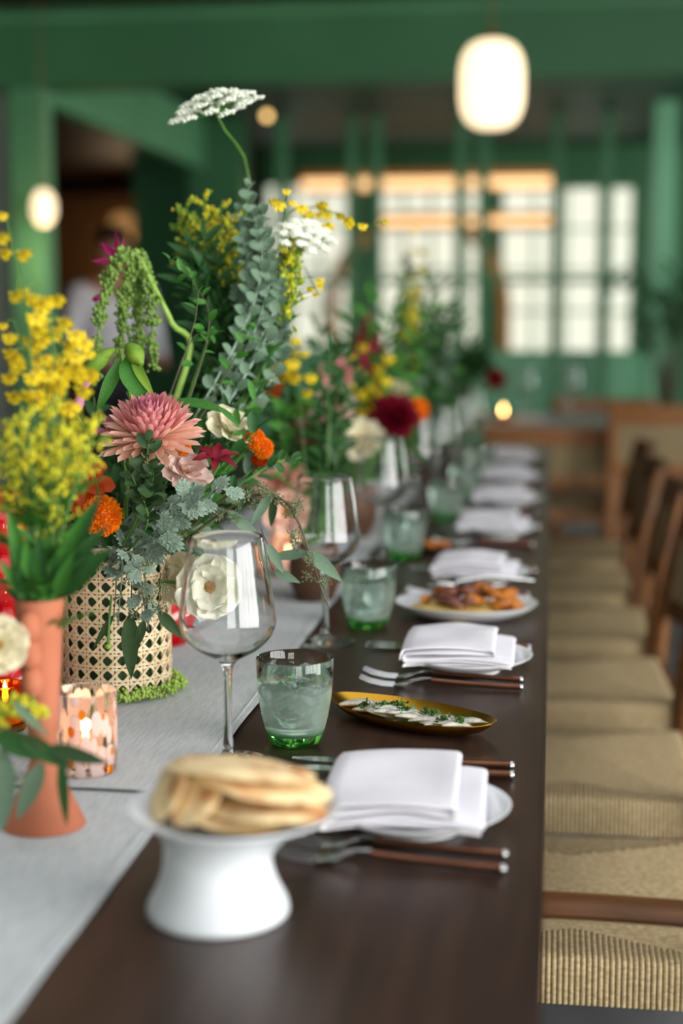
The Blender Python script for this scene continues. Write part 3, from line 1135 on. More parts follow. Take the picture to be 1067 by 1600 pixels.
def bread_mesh(R, seed, bend, part=1.0):
    vs, fs = [], []
    nr, na = 7, 36
    for s in (1, -1):
        for i in range(nr + 1):
            for k in range(na):
                q = 2 * PI * k / na
                r = R * i / nr * (1 + 0.05 * noise.noise(Vector((math.cos(q) * 1.5 + seed, math.sin(q) * 1.5, 0))))
                x, y = r * math.cos(q), r * math.sin(q) * part
                h = 0.0042 * math.sqrt(max(0, 1 - (i / nr) ** 4)) + 0.0016 * noise.noise(Vector((x * 60 + seed, y * 60, s)))
                vs.append((x, y, s * h + bend * x * x * 6 + 0.004 * noise.noise(Vector((x * 22, y * 22, seed)))))
    for s in (0, 1):
        o = s * (nr + 1) * na
        for i in range(nr):
            for k in range(na):
                k2 = (k + 1) % na
                f = (o + i * na + k, o + i * na + na + k, o + i * na + na + k2, o + i * na + k2)
                fs.append(f if s == 0 else f[::-1])
    o = (nr + 1) * na
    for k in range(na):
        k2 = (k + 1) % na
        fs.append((nr * na + k, o + nr * na + k, o + nr * na + k2, nr * na + k2))
    return MB().add(vs, fs).mesh('flatbread', 'bread')


bz = TABLE_Z
E = lambda x, y, z: (Matrix.Rotation(z, 4, 'Z') @ Matrix.Rotation(y, 4, 'Y') @ Matrix.Rotation(x, 4, 'X'))
breads = [((0.022, 0.004, 0.0785), E(0.0, 0.02, 0.3), 0.052, 'flatbread lying flat at the bottom of the bowl'),
          ((-0.034, -0.010, 0.0965), E(0.0, -1.05, 0.5), 0.025, 'small flatbread standing against the bowl rim'),
          ((-0.012, -0.020, 0.0950), E(0.0, -0.95, 0.9), 0.024, 'folded flatbread piece leaning on the standing one'),
          ((0.040, -0.010, 0.0870), E(-0.10, 0.04, 0.0), 0.046, 'browned flatbread sagging under the top ones'),
          ((0.030, 0.010, 0.0990), Matrix.Rotation(0.16, 4, 'Y') @ Matrix.Rotation(-0.13, 4, 'X') @ Rz(2.0), 0.056, 'browned flatbread lying second from the top'),
          ((0.016, 0.014, 0.1085), Matrix.Rotation(0.07, 4, 'Y') @ Matrix.Rotation(-0.16, 4, 'X') @ Rz(0.4), 0.058, 'pale browned flatbread on top of the pile')]
for k, (p, r, R, l) in enumerate(breads):
    tag(put('flatbread', bread_mesh(R, k * 3.3 + 1, -0.15 if k > 2 else 0.2), None, T(fb.x + p[0], fb.y + p[1], bz + p[2]) @ r), l, 'flatbread', 'flatbreads in the footed bowl')

# ------------------------------------------------------------------ gold dish of anchovies
ga, gb = G(524, 1092, TABLE_Z + 0.012), G(772, 1139, TABLE_Z + 0.012)
gc = (ga + gb) / 2
gd = (gb - ga)
ang = math.atan2(gd.y, gd.x)
hl, hw = gd.length / 2, 0.048
vs, fs = [], []
na = 56
rings = [(0, 0.0), (0.45, 0.0), (0.68, 0.001), (0.86, 0.006), (1.0, 0.0135), (1.0, 0.0147), (0.85, 0.0075), (0.66, 0.0026), (0.45, 0.0016), (0, 0.0016)]


def boat(q, r):
    ca, sa = math.cos(q), math.sin(q)
    return hl * r * math.copysign(abs(ca) ** 0.85, ca), hw * r * sa * (1 - 0.12 * ca * ca)


b = MB()
for (r, z) in rings:
    for k in range(na):
        x, y = boat(2 * PI * k / na, max(r, 0.001))
        vs.append((x, y, z + 0.004 * abs(x / hl) ** 4 * (r > 0.9)))
for i in range(len(rings) - 1):
    for k in range(na):
        k2 = (k + 1) % na
        fs.append((i * na + k, i * na + k2, i * na + na + k2, i * na + na + k))
b.add(vs, fs)
MG = T(gc.x, gc.y, TABLE_Z + 0.0003) @ Rz(ang)
tag(put('serving_dish', b.mesh('serving_dish', 'gold'), None, MG), 'long oval gold metal serving dish holding anchovies', 'dish')
ov = MB()
vs = [(0, 0, 0.0034)] + [(*[c * 0.72 for c in boat(2 * PI * k / na, 1)], 0.0034) for k in range(na)]
ov.add(vs, [(0, 1 + k, 1 + (k + 1) % na) for k in range(na)])
tag(put('olive_oil', ov.mesh('olive_oil', 'oil'), None, MG), 'thin pool of golden olive oil under the anchovies', 'oil', kind='stuff')


def fish_mesh(seed, L=0.040):
    r_ = random.Random(seed)
    b = MB()
    pts, rad = [], []
    for i in range(9):
        t = i / 8
        pts.append(((t - 0.5) * L, 0.004 * math.sin(t * 3 + seed), 0.0016 + 0.002 * math.sin(t * PI)))
        rad.append(0.0006 + 0.0068 * math.sin(PI * min(1, t * 1.05 + 0.06)) ** 0.7)
    b.tube(pts, rad, 10, flat=0.42)
    return b.mesh('anchovy', 'anchovy')


FM = [fish_mesh(s) for s in range(4)]
NTH = ['first', 'second', 'third', 'fourth', 'fifth', 'sixth', 'seventh', 'eighth', 'ninth', 'tenth', 'eleventh', 'twelfth', 'thirteenth', 'fourteenth', 'fifteenth', 'sixteenth', 'seventeenth', 'eighteenth', 'nineteenth', 'twentieth',
       'twenty-first', 'twenty-second', 'twenty-third', 'twenty-fourth', 'twenty-fifth', 'last']
for k in range(26):
    t = -0.70 + 1.40 * k / 25
    o = put('anchovy_fillet', FM[k % 4], None, MG @ T(t * hl, RND.uniform(-0.012, 0.012), 0.0050 + 0.0060 * RND.random()) @ Rz(0.55 + RND.uniform(-0.35, 0.3)) @ Matrix.Rotation(RND.uniform(-0.15, 0.15), 4, 'Y'))
    tag(o, 'silvery anchovy fillet, ' + NTH[k] + ' from the tumbler end of the gold dish', 'anchovy', 'anchovy fillets in the gold dish')
hb = MB()
HC = [(RND.uniform(-0.62, 0.62), RND.uniform(-0.012, 0.012)) for _ in range(9)]
for k in range(300):
    hc = HC[k % 9]
    t = hc[0] + RND.gauss(0, 0.03)
    p = Vector((t * hl, hc[1] + RND.gauss(0.0, 0.005), 0.0135 + RND.uniform(0, 0.006)))
    d = rv(0.0034)
    e = rv(0.0022)
    hb.add([p - d, p + e, p + d, p - e], [(0, 1, 2, 3)])
tag(put('chopped_herbs', hb.mesh('chopped_herbs', 'herb', False), None, MG), 'chopped green herbs scattered over the anchovies', 'herbs', kind='stuff')

# ------------------------------------------------------------------ platter of roasted vegetables
pp = G(728, 962)
tag(put('platter', MB().lathe([(0, 0), (0.072, 0), (0.078, 0.002), (0.10, 0.010), (0.1165, 0.021), (0.117, 0.0225), (0.115, 0.0225), (0.098, 0.0125), (0.075, 0.0065), (0, 0.006)], 56).mesh('platter', 'white_ceramic'),
        None, T(pp.x, pp.y, TABLE_Z + 0.0002) @ Matrix.Diagonal((0.92, 0.78, 1, 1))), 'white shallow platter heaped with roasted vegetables', 'platter')
b = MB()
prof = [(0, 0.022), (0.03, 0.021), (0.055, 0.0185), (0.078, 0.015), (0.090, 0.011), (0.092, 0.008), (0, 0.0065)]
b.lathe(prof, 40, rfun=lambda q, z: 1 + 0.05 * math.sin(3 * q) + 0.03 * math.sin(7 * q + 1))
tag(put('puree', b.mesh('puree', 'puree'), None, T(pp.x, pp.y, TABLE_Z + 0.0002) @ Matrix.Diagonal((0.92, 0.78, 1, 1))), 'pale yellow puree spread under the roasted vegetables', 'puree')


def chunk(seed, mname):
    b = MB()
    b.ball((0, 0, 0), 0.012, 2, (1.2, 0.8, 0.55))
    b.v = [tuple(Vector(v) * (1 + 0.35 * noise.noise(Vector(v) * 90 + Vector((seed, 0, 0))))) for v in b.v]
    return b.mesh('vegetable', mname)


CH = [chunk(s, m_) for s, m_ in enumerate(('roast_orange', 'roast_orange', 'roast_purple', 'roast_purple', 'roast_orange'))]
for k in range(40):
    q = RND.uniform(0, 2 * PI)
    r = 0.078 * math.sqrt(RND.random())
    x, y = r * math.cos(q) * 0.95 + 0.012, r * math.sin(q) * 0.7 + 0.004
    kind_ = 0 if x > 0.03 else (2 if RND.random() < 0.6 else 4)
    z = 0.024 + 0.016 * (1 - (r / 0.08) ** 2) + RND.uniform(-0.004, 0.004)
    o = put('roasted_vegetable', CH[kind_], None, T(pp.x + x, pp.y + y, TABLE_Z + z) @ Quaternion(rv(), RND.uniform(0, 1.0)).to_matrix().to_4x4() @ Matrix.Diagonal((RND.uniform(0.7, 1.2),) * 3 + (1,)))
    tag(o, ['orange roasted squash piece on the white platter', '', 'purple roasted onion piece on the white platter', '', 'browned roasted squash piece heaped mid platter'][kind_], 'vegetable', ['orange squash pieces', '', 'purple onion pieces', '', 'browned squash pieces'][kind_] + ' on the platter')
t = thing('serving_spoon', 'silver serving spoon resting on the vegetable platter', 'spoon', (pp.x - 0.02, pp.y + 0.05, TABLE_Z + 0.04))
put('bowl', MB().ball((-0.02, 0, 0.0), 0.02, 2, (1.3, 0.9, 0.35)).mesh('bowl', 'steel'), t, world=False)
put('handle', MB().tube([(0.0, 0, 0.002), (0.05, 0.01, 0.012), (0.12, 0.02, 0.004)], [0.003, 0.0026, 0.0036], 8).mesh('handle', 'steel'), t, world=False)

# small dark dish with an orange garnish further along
sp_ = G(682, 862)
t = tag(put('small_dish', MB().lathe([(0, 0), (0.028, 0), (0.042, 0.012), (0.043, 0.014), (0.04, 0.014), (0.027, 0.004), (0, 0.004)], 32).mesh('small_dish', 'brown_pot'), None, T(sp_.x, sp_.y, TABLE_Z + 0.0002)),
        'small dark dish with orange fruit past the third tumbler', 'dish')
for k in range(3):
    tag(put('orange_wedge', CH[0], None, T(sp_.x - 0.014 + 0.014 * k, sp_.y + 0.004 * (k % 2), TABLE_Z + 0.014) @ Matrix.Diagonal((1.0, 1.0, 1.3, 1))), 'orange wedge in the small dark dish', 'fruit', 'orange wedges in the small dish')


# ------------------------------------------------------------------ votive candles
def votive(loc, label, glass, h=0.078, r=0.030, lit=2.0, lift=0.0, fl=1.0):
    t = thing('votive_candle', label, 'candle', loc)
    prof = [(0, 0.0), (r * 0.9, 0.0), (r, 0.003), (r, h), (r - 0.0008, h + 0.0006), (r - 0.0018, h), (r - 0.0018, 0.010), (r * 0.85, 0.008), (0, 0.008)]
    put('holder', MB().lathe(prof, 44).mesh('holder', glass), t, world=False)
    put('wax', MB().lathe([(0, 0.0092), (r * 0.78, 0.0092), (r * 0.78, 0.024 + lift), (r * 0.72, 0.025 + lift), (0, 0.0235 + lift)], 28).mesh('wax', 'wax'), t, world=False)
    put('wick', MB().tube([(0, 0, 0.022 + lift), (0.0006, 0, 0.030 + lift)], 0.0006, 6).mesh('wick', 'hair'), t, world=False)
    put('flame', MB().lathe([(a * fl, 0.029 + lift + (b - 0.029) * fl) for a, b in ((0, 0.029), (0.0022, 0.031), (0.0036, 0.036), (0.0028, 0.043), (0.0012, 0.050), (0, 0.054))], 12).mesh('flame', 'flame'), t, world=False)
    l = bpy.data.lights.new('candle_light', 'POINT')
    l.energy = lit
    l.color = (1.0, 0.62, 0.28)
    l.shadow_soft_size = 0.006
    o = bpy.data.objects.new('candle_light', l)
    COL.objects.link(o)
    o.parent = t
    o.location = (0, 0, 0.048 + lift)
    return t


vp = G(135, 1215)
votive((vp.x, vp.y, ZR + 0.0012), 'lit votive in milky glass flecked white and orange beside the terracotta vase', 'flecked_glass', 0.080, 0.0305, 0.22)
vp = G(10, 1150)
votive((vp.x, vp.y, ZR + 0.0012), 'small amber glass votive behind the terracotta vase', 'amber_glass', 0.05, 0.022, 0.08)
vp = G(448, 905)
votive((vp.x, vp.y, ZR + 0.0012), 'lit votive behind the seeded eucalyptus branch', 'flecked_glass', 0.075, 0.030, 0.35)


# ------------------------------------------------------------------ woven chairs
def seat_mesh(xf, xb, w, top, drop, px=0.04, deep=0.085, pitch=0.0068):
    """paper cord seat: ribs run from each edge to the seams and wrap down over the rails"""
    b = MB()
    hw_ = w / 2

    def rib(p0, p1, out, lat):
        # p0 seam end, p1 at edge; wraps down along out
        p0, p1, out, lat = Vector(p0), Vector(p1), Vector(out), Vector(lat)
        r = pitch / 2
        path = [p0, p0.lerp(p1, 0.5) - Vector((0, 0, 0.0012)), p1 - out * 0.008, p1 + Vector((0, 0, -0.0025)) - out * 0.001, p1 + out * 0.002 + Vector((0, 0, -0.012)), p1 + out * 0.002 + Vector((0, 0, -drop)), p1 - out * 0.02 + Vector((0, 0, -drop - 0.004))]
        up = [Vector((0, 0, 1))] * 3 + [(out + Vector((0, 0, 1))).normalized(), out, out, Vector((0, 0, -1))]
        vs = []
        for p, u in zip(path, up):
            for (a, h) in ((-1, 0), (-0.6, 0.75), (0, 1), (0.6, 0.75), (1, 0)):
                vs.append(p + lat * (a * r) + u * (h * r * 0.8))
        fs = []
        for i in range(len(path) - 1):
            for k in range(4):
                fs.append((i * 5 + k, i * 5 + k + 1, i * 5 + 5 + k + 1, i * 5 + 5 + k))
        b.add(vs, fs)
    n = int((xb - xf) / pitch)
    for i in range(n):
        x = xf + pitch * (i + 0.5)
        d = deep * ((x - xf) / (px - xf) if x < px else (xb - x) / (xb - px))
        for s in (-1, 1):
            rib((x, s * (hw_ - d), top), (x, s * hw_, top), (0, s, 0), (s * 1.0, 0, 0))
    n = int(w / pitch)
    for i in range(n):
        y = -hw_ + pitch * (i + 0.5)
        e = hw_ - abs(y)
        fr = min(1, e / deep)
        rib((xf + (px - xf) * fr, y, top), (xf, y, top), (-1, 0, 0), (0, -1, 0))
        rib((xb + (px - xb) * fr, y, top), (xb, y, top), (1, 0, 0), (0, 1, 0))
    b.add([(xf, -hw_, top - 0.002), (xb, -hw_, top - 0.002), (xb, hw_, top - 0.002), (xf, hw_, top - 0.002)], [(0, 1, 2, 3)])
    return b.mesh('woven_seat', 'paper_cord')


XF, XBK, CW = -0.20, 0.235, 0.43
SEAT_ME = seat_mesh(XF, XBK, CW, 0.448, 0.056)


def back_weave(xa, y0, y1, z0, z1, lean):
    b = MB()
    n = int((z1 - z0) / 0.007)
    for i in range(n):
        z = z0 + (i + 0.5) * 0.007
        x = xa + lean * (z - z0)
        pts = [(x + 0.028 * (1 - (2 * k / 8 - 1) ** 2), y0 + (y1 - y0) * k / 8, z) for k in range(9)]
        b.tube(pts, 0.0036, 6)
    return b.mesh('woven_back', 'paper_cord')


BACK_ME = back_weave(0.262, -CW / 2 + 0.012, CW / 2 - 0.012, 0.585, 0.722, 0.16)


def chair(label, wood='chair_wood', arms=False):
    t = thing('dining_chair', label, 'chair', (0, 0, 0), 0, 'woven dining chairs along the table')
    s_ = put('woven_seat', SEAT_ME, t, world=False)
    s_['kind'] = 'stuff'
    hw_ = CW / 2
    for s in (-1, 1):
        put('front_leg', MB().tube([(XF + 0.016, s * (hw_ - 0.016), 0), (XF + 0.016, s * (hw_ - 0.016), 0.2), (XF + 0.016, s * (hw_ - 0.016), 0.452)], [0.012, 0.016, 0.017], 12).mesh('front_leg', wood), t, world=False)
        y = s * (hw_ + 0.004)
        pts = spline([(XBK + 0.030, y, 0), (XBK + 0.010, y, 0.22), (XBK + 0.008, y, 0.45), (XBK + 0.026, y, 0.62), (XBK + 0.062, y, 0.80)], 4)
        put('back_post', MB().tube(pts, [0.014 + 0.010 * math.sin(PI * i / (len(pts) - 1)) for i in range(len(pts))], 12, flat=0.75).mesh('back_post', wood), t, world=False)
        put('side_stretcher', MB().tube([(XF + 0.016, s * (hw_ - 0.016), 0.21), (XBK + 0.012, y, 0.21)], 0.009, 8).mesh('side_stretcher', wood), t, world=False)
        put('seat_rail', MB().rbox((XF + 0.02, s * (hw_ - 0.026) - 0.012, 0.40), (XBK, s * (hw_ - 0.026) + 0.012, 0.436), 0.004).mesh('seat_rail', wood), t, world=False)
        if arms:
            put('arm', MB().tube(spline([(XBK + 0.03, s * (hw_ + 0.01), 0.655), (0.1, s * (hw_ + 0.03), 0.652), (-0.05, s * (hw_ + 0.032), 0.650), (-0.16, s * (hw_ + 0.02), 0.645)], 4), 0.024, 12, flat=0.42).mesh('arm', wood), t, world=False)
            put('arm_post', MB().tube([(XF + 0.05, s * (hw_ - 0.0), 0.42), (XF + 0.06, s * (hw_ + 0.02), 0.645)], [0.013, 0.011], 10).mesh('arm_post', wood), t, world=False)
    for (z0, z1, x) in ((0.722, 0.795, 0.285), (0.545, 0.585, 0.258)):
        b = MB()
        vs, fs = [], []
        n = 10
        for k in range(n + 1):
            y = -hw_ + CW * k / n
            c = 0.030 * (1 - (2 * k / n - 1) ** 2)
            l = (z1 - z0) * 0.16
            vs += [(x + c - 0.010, y, z0), (x + c + 0.010, y, z0), (x + c + 0.010 + l, y, z1), (x + c - 0.010 + l, y, z1)]
        for k in range(n):
            for j in range(4):
                fs.append((k * 4 + j, k * 4 + (j + 1) % 4, k * 4 + 4 + (j + 1) % 4, k * 4 + 4 + j))
        fs += [(3, 2, 1, 0), tuple(n * 4 + j for j in range(4))]
        put('back_rail', b.add(vs, fs).mesh('back_rail', wood, False), t, world=False)
    w_ = put('woven_back', BACK_ME, t, world=False)
    w_['kind'] = 'stuff'
    put('rear_stretcher', MB().tube([(XBK + 0.012, -hw_, 0.31), (XBK + 0.012, hw_, 0.31)], 0.013, 8).mesh('rear_stretcher', wood), t, world=False)
    put('rear_rail', MB().rbox((XBK - 0.008, -hw_, 0.385), (XBK + 0.02, hw_, 0.44), 0.004).mesh('rear_rail', wood), t, world=False)
    put('front_stretcher', MB().tube([(XF + 0.016, -hw_ + 0.016, 0.26), (XF + 0.016, hw_ - 0.016, 0.26)], 0.011, 8).mesh('front_stretcher', wood), t, world=False)
    return t


CHY = [G(950, p, 0.448).y + CW / 2 for p in (1500, 1250)]
ch_y = [CHY[0] + (CHY[1] - CHY[0]) * k for k in range(6)]
ch_l = ['next to the armchair', 'second from the armchair', 'third from the armchair', 'fourth from the armchair', 'fifth from the armchair', 'at the far end of the long table']
CH0 = chair('brown wooden dining chair with woven cord seat ' + ch_l[0])
CH0.matrix_basis = T(0, ch_y[0], 0)
for y, l in zip(ch_y[1:], ch_l[1:]):
    copy_tree(CH0, T(RND.uniform(-0.008, 0.012), y, 0) @ Rz(RND.uniform(-0.03, 0.03)), 'brown wooden dining chair with woven cord seat ' + l)
ARM = chair('brown wooden armchair with woven cord seat opposite the footed bowl', 'chair_wood', True)
e0 = G(855, 1415, 0.655)
ARM.matrix_basis = T(0.04, e0.y - CW / 2 - 0.02, 0) @ Rz(-0.07)

# another table and its chairs beyond the long one
ft = thing('dining_table', 'grey topped dining table beyond the end of the long table', 'table', (0.05, 7.0, 0))
put('tabletop', MB().rbox((-0.75, 6.5, 0.715), (0.62, 7.3, 0.75), 0.005).mesh('tabletop', 'plaster', False), ft)
for x in (-0.62, 0.52):
    for y in (6.6, 7.2):
        put('leg', MB().rbox((x - 0.03, y - 0.03, 0), (x + 0.03, y + 0.03, 0.715), 0.004).mesh('leg', 'chair_wood_light', False), ft)
FC = chair('pale wooden woven chair with its back to the long table end', 'chair_wood_light')
FC.matrix_basis = T(P(862, 700, 6.25).x, 6.45, 0) @ Rz(-PI / 2) @ Matrix.Diagonal((1, 1.18, 0.96, 1))
copy_tree(FC, T(P(1075, 700, 5.9).x, 6.15, 0) @ Rz(-PI / 2 - 0.1) @ Matrix.Diagonal((1, 1.18, 1.1, 1)), 'pale wooden woven chair beside the green pillar')
copy_tree(FC, T(P(945, 640, 7.6).x, 7.55, 0) @ Rz(PI / 2) @ Matrix.Diagonal((1, 1.1, 1.0, 1)), 'pale wooden woven chair on the far side of the grey table')
copy_tree(GL0, T(P(818, 640, 7.0).x, 6.9, 0.7502), 'clear wine glass on the grey table')
copy_tree(GL0, T(P(890, 640, 7.0).x, 7.1, 0.7502), 'clear wine glass beside the napkin on the grey table')
nk = put('napkin', NAPS[0], None, T(P(830, 650, 6.8).x, 6.75, 0.7512))
tag(nk, 'folded white napkin on the grey table', 'napkin', 'folded napkins along the table')
v_ = P(786, 644, 6.6)
votive((v_.x, 6.62, 0.7502), 'lit low amber glass votive on the grey table', 'amber_glass', 0.036, 0.030, 0.6, 0.012, 1.35)

# upholstered bench in the left background
bx0, bx1 = P(-60, 560, 9.0).x, P(128, 560, 9.0).x
bn = thing('banquette', 'tan upholstered bench behind the yellow orchids', 'bench', ((bx0 + bx1) / 2, 9.1, 0))
put('seat', MB().rbox((bx0, 8.6, 0.12), (bx1, 9.1, 0.46), 0.03).mesh('seat', 'upholstery'), bn)
put('backrest', MB().rbox((bx0, 9.1, 0.12), (bx1, 9.28, P(60, 505, 9.1).z), 0.03).mesh('backrest', 'upholstery'), bn)
put('plinth', MB().box((bx0, 8.65, 0), (bx1, 9.25, 0.12)).mesh('plinth', 'dark_wall'), bn)


# ------------------------------------------------------------------ waiter in the background
def skin_mesh(name, V, Ed, mname, root=0, sub=2):
    me = bpy.data.meshes.new(name)
    me.from_pydata([v[0] for v in V], Ed, [])
    o = bpy.data.objects.new(name, me)
    COL.objects.link(o)
    md = o.modifiers.new('skin', 'SKIN')
    for i, v in enumerate(V):
        r = v[1]
        me.skin_vertices[0].data[i].radius = (r, r) if not isinstance(r, tuple) else r
        me.skin_vertices[0].data[i].use_root = (i == root)
    s = o.modifiers.new('sub', 'SUBSURF')
    s.levels = s.render_levels = sub
    dg = bpy.context.evaluated_depsgraph_get()
    out = bpy.data.meshes.new_from_object(o.evaluated_get(dg))
    bpy.data.objects.remove(o)
    out.materials.clear()
    out.materials.append(M[mname])
    out.polygons.foreach_set('use_smooth', [True] * len(out.polygons))
    out.name = name
    return out


wp = P(172, 500, 8.2)
per = thing('person', 'person in a white shirt with dark hair standing in the background', 'person', (wp.x, 8.2, 0), -2.6)
LEG = [((0.0, 0.0, 0.93), 0.13), ((0.09, 0.0, 0.86), 0.095), ((0.10, 0.01, 0.50), 0.062), ((0.10, -0.02, 0.10), 0.042), ((0.11, 0.12, 0.04), 0.036),
       ((-0.09, 0.0, 0.86), 0.095), ((-0.10, 0.01, 0.50), 0.062), ((-0.10, -0.02, 0.10), 0.042), ((-0.11, 0.12, 0.04), 0.036)]
TOR = [((0, 0.0, 1.08), (0.14, 0.10)), ((0, 0.03, 1.24), (0.15, 0.11)), ((0, 0.06, 1.36), (0.12, 0.09)), ((0, 0.075, 1.43), 0.055), ((0, 0.10, 1.50), 0.06), ((0, 0.12, 1.575), 0.088), ((0, 0.115, 1.64), 0.066)]
ARMS = [((0.18, 0.06, 1.34), 0.06), ((0.24, 0.05, 1.08), 0.045), ((0.20, 0.26, 0.98), 0.036), ((0.18, 0.34, 0.98), 0.03), ((-0.18, 0.06, 1.34), 0.06), ((-0.24, 0.05, 1.08), 0.045), ((-0.20, 0.26, 0.98), 0.036), ((-0.18, 0.34, 0.98), 0.03)]
BV = LEG + TOR + ARMS
BE = [(0, 1), (1, 2), (2, 3), (3, 4), (0, 5), (5, 6), (6, 7), (7, 8), (0, 9), (9, 10), (10, 11), (11, 12), (12, 13), (13, 14), (14, 15), (11, 16), (16, 17), (17, 18), (18, 19), (11, 20), (20, 21), (21, 22), (22, 23)]
body = put('body', skin_mesh('body', BV, BE, 'skin'), per, world=False)
grow = lambda r, k: (r[0] + k, r[1] + k) if isinstance(r, tuple) else r + k
SV = [((0, 0, 0.90), (0.15, 0.115))] + [(p, grow(r, 0.014)) for p, r in TOR[:3]] + [((0, 0.072, 1.415), 0.066)] + [(p, grow(r, 0.014)) for p, r in ARMS[:3]] + [(p, grow(r, 0.014)) for p, r in ARMS[4:7]]
SE = [(0, 1), (1, 2), (2, 3), (3, 4), (3, 5), (5, 6), (6, 7), (3, 8), (8, 9), (9, 10)]
put('shirt', skin_mesh('shirt', SV, SE, 'shirt'), per, world=False)
TV = [(LEG[0][0], 0.145)] + [(p, r + 0.014) for p, r in LEG[1:4]] + [(p, r + 0.014) for p, r in LEG[5:8]]
put('trousers', skin_mesh('trousers', TV, [(0, 1), (1, 2), (2, 3), (0, 4), (4, 5), (5, 6)], 'trousers'), per, world=False)
for s in (-1, 1):
    put('shoe', MB().ball((s * 0.11, 0.06, 0.036), 0.055, 2, (0.9, 2.2, 0.66)).mesh('shoe', 'hair'), per, world=False)
    k = put('ear', MB().ball((s * 0.088, 0.11, 1.585), 0.022, 1, (0.4, 0.7, 1.2)).mesh('ear', 'skin'), body, world=False)
    put('eye', MB().ball((s * 0.032, 0.196, 1.60), 0.012, 1).mesh('eye', 'hair'), body, world=False)
for s in (-1, 1):
    for j in range(4):
        x = s * (0.155 + 0.016 * j)
        L = (0.066, 0.076, 0.072, 0.056)[j]
        put('finger', MB().tube([(x, 0.345, 0.985), (x, 0.375, 0.984), (x, 0.375 + L * 0.5, 0.972), (x * 0.99, 0.37 + L * 0.8, 0.948)], [0.010, 0.0095, 0.0085, 0.006], 8).mesh('finger', 'skin'), body, world=False)
    put('thumb', MB().tube([(s * 0.165, 0.325, 0.99), (s * 0.135, 0.345, 0.985), (s * 0.122, 0.372, 0.975)], [0.012, 0.0105, 0.007], 8).mesh('thumb', 'skin'), body, world=False)
put('nose', MB().ball((0, 0.210, 1.572), 0.017, 1, (0.8, 1, 1.5)).mesh('nose', 'skin'), body, world=False)
put('mouth', MB().ball((0, 0.198, 1.533), 0.02, 1, (1.2, 0.5, 0.35)).mesh('mouth', 'petal_rose'), body, world=False)
hb = MB()
hb.ball((0, 0.10, 1.615), 0.104, 2, (0.98, 1.06, 1.0), jit=0.03)
hb.v = [v for v in hb.v]
fs = [f for f in hb.f if sum(hb.v[i][2] for i in f) / 3 > 1.60 - 0.9 * (0.10 - sum(hb.v[i][1] for i in f) / 3)]
hb.f, hb.m = fs, [0] * len(fs)
put('hair', hb.mesh('hair', 'hair'), per, world=False)

# ------------------------------------------------------------------ vases
tv = G(70, 1292)
TVB = Vector((tv.x, tv.y, TABLE_Z + 0.0022))
t = thing('terracotta_vase', 'tall terracotta bud vase with flared foot and ruffled side fin', 'vase', TVB)
prof = [(0, 0.0), (0.0335, 0.0), (0.0348, 0.002), (0.0335, 0.007), (0.0285, 0.018), (0.0215, 0.034), (0.0150, 0.048), (0.0115, 0.058), (0.0110, 0.066), (0.0125, 0.080), (0.0155, 0.115), (0.0185, 0.160), (0.0212, 0.200),
        (0.0206, 0.2012), (0.0198, 0.200), (0.017, 0.160), (0.013, 0.11), (0.0, 0.10)]
pr2 = [(max(q.x, 0), q.y) for q in spline([(a, b, 0) for a, b in prof], 2)]
put('body', MB().lathe(pr2, 48).mesh('body', 'terracotta'), t, world=False)
toc = Vector((CAM.x - TVB.x, CAM.y - TVB.y, 0)).normalized()
left = Vector((-toc.y, toc.x, 0)) * -1
if left.x > 0:
    left = -left
fd = (toc * 0.93 + left * 0.48).normalized()
for k in range(3):
    z = 0.182 - 0.0245 * k
    rr = 0.0190 - 0.0012 * k
    Q = Matrix.Rotation(math.atan2(fd.y, fd.x), 3, 'Z')
    b = MB()
    b.ball((0, 0, 0), 1, 3)
    vv = []
    for v in b.v:
        cr = 1 + (0.10 * math.sin(v[2] * 16) if v[1] > 0.55 else 0)
        vv.append(tuple(fd * (rr + v[0] * 0.0100) + Q @ Vector((0, v[1] * 0.0098 * cr, 0)) + Vector((0, 0, z + 0.0138 * math.copysign(abs(v[2]) ** 0.7, v[2])))))
    b.v = vv
    put('fin_lobe', b.mesh('fin_lobe', 'terracotta'), t, world=False)

# cane basket
bf = G(183, 1106)
BR = 0.0635
vd = Vector((bf.x - CAM.x, bf.y - CAM.y, 0)).normalized()
BC = Vector((bf.x, bf.y, ZR + 0.006)) + vd * BR
BH = 0.172
t = thing('cane_basket', 'round cane webbing basket vase on the linen runner', 'basket', BC)
put('liner', MB().lathe([(0, 0.002), (BR - 0.006, 0.002), (BR - 0.005, BH - 0.01), (BR - 0.008, BH - 0.01), (BR - 0.009, 0.006), (0, 0.006)], 40).mesh('liner', 'liner'), t, world=False)
NC = 24
dq = 2 * PI / NC
rows = 10
dz = BH / rows


def strip(path, w, th=0.0009):
    """flat cane strand along (angle, z, lift) path on the cylinder, width w"""
    vs, fs = [], []
    for i, (q, z, l) in enumerate(path):
        a = path[max(i - 1, 0)]
        c = path[min(i + 1, len(path) - 1)]
        tq, tz = (c[0] - a[0]) * BR, c[1] - a[1]
        ln = math.hypot(tq, tz)
        nq, nz = -tz / ln, tq / ln
        for s in (-0.5, 0.5):
            for h in (0, th):
                qq = q + nq * s * w / BR
                R_ = BR + l + h * (1.0)
                vs.append((R_ * math.cos(qq), R_ * math.sin(qq), z + nz * s * w))
    for i in range(len(path) - 1):
        o = i * 4
        for (a, b_) in ((0, 1), (1, 3), (3, 2), (2, 0)):
            fs.append((o + a, o + b_, o + 4 + b_, o + 4 + a))
    return MB().add(vs, fs)


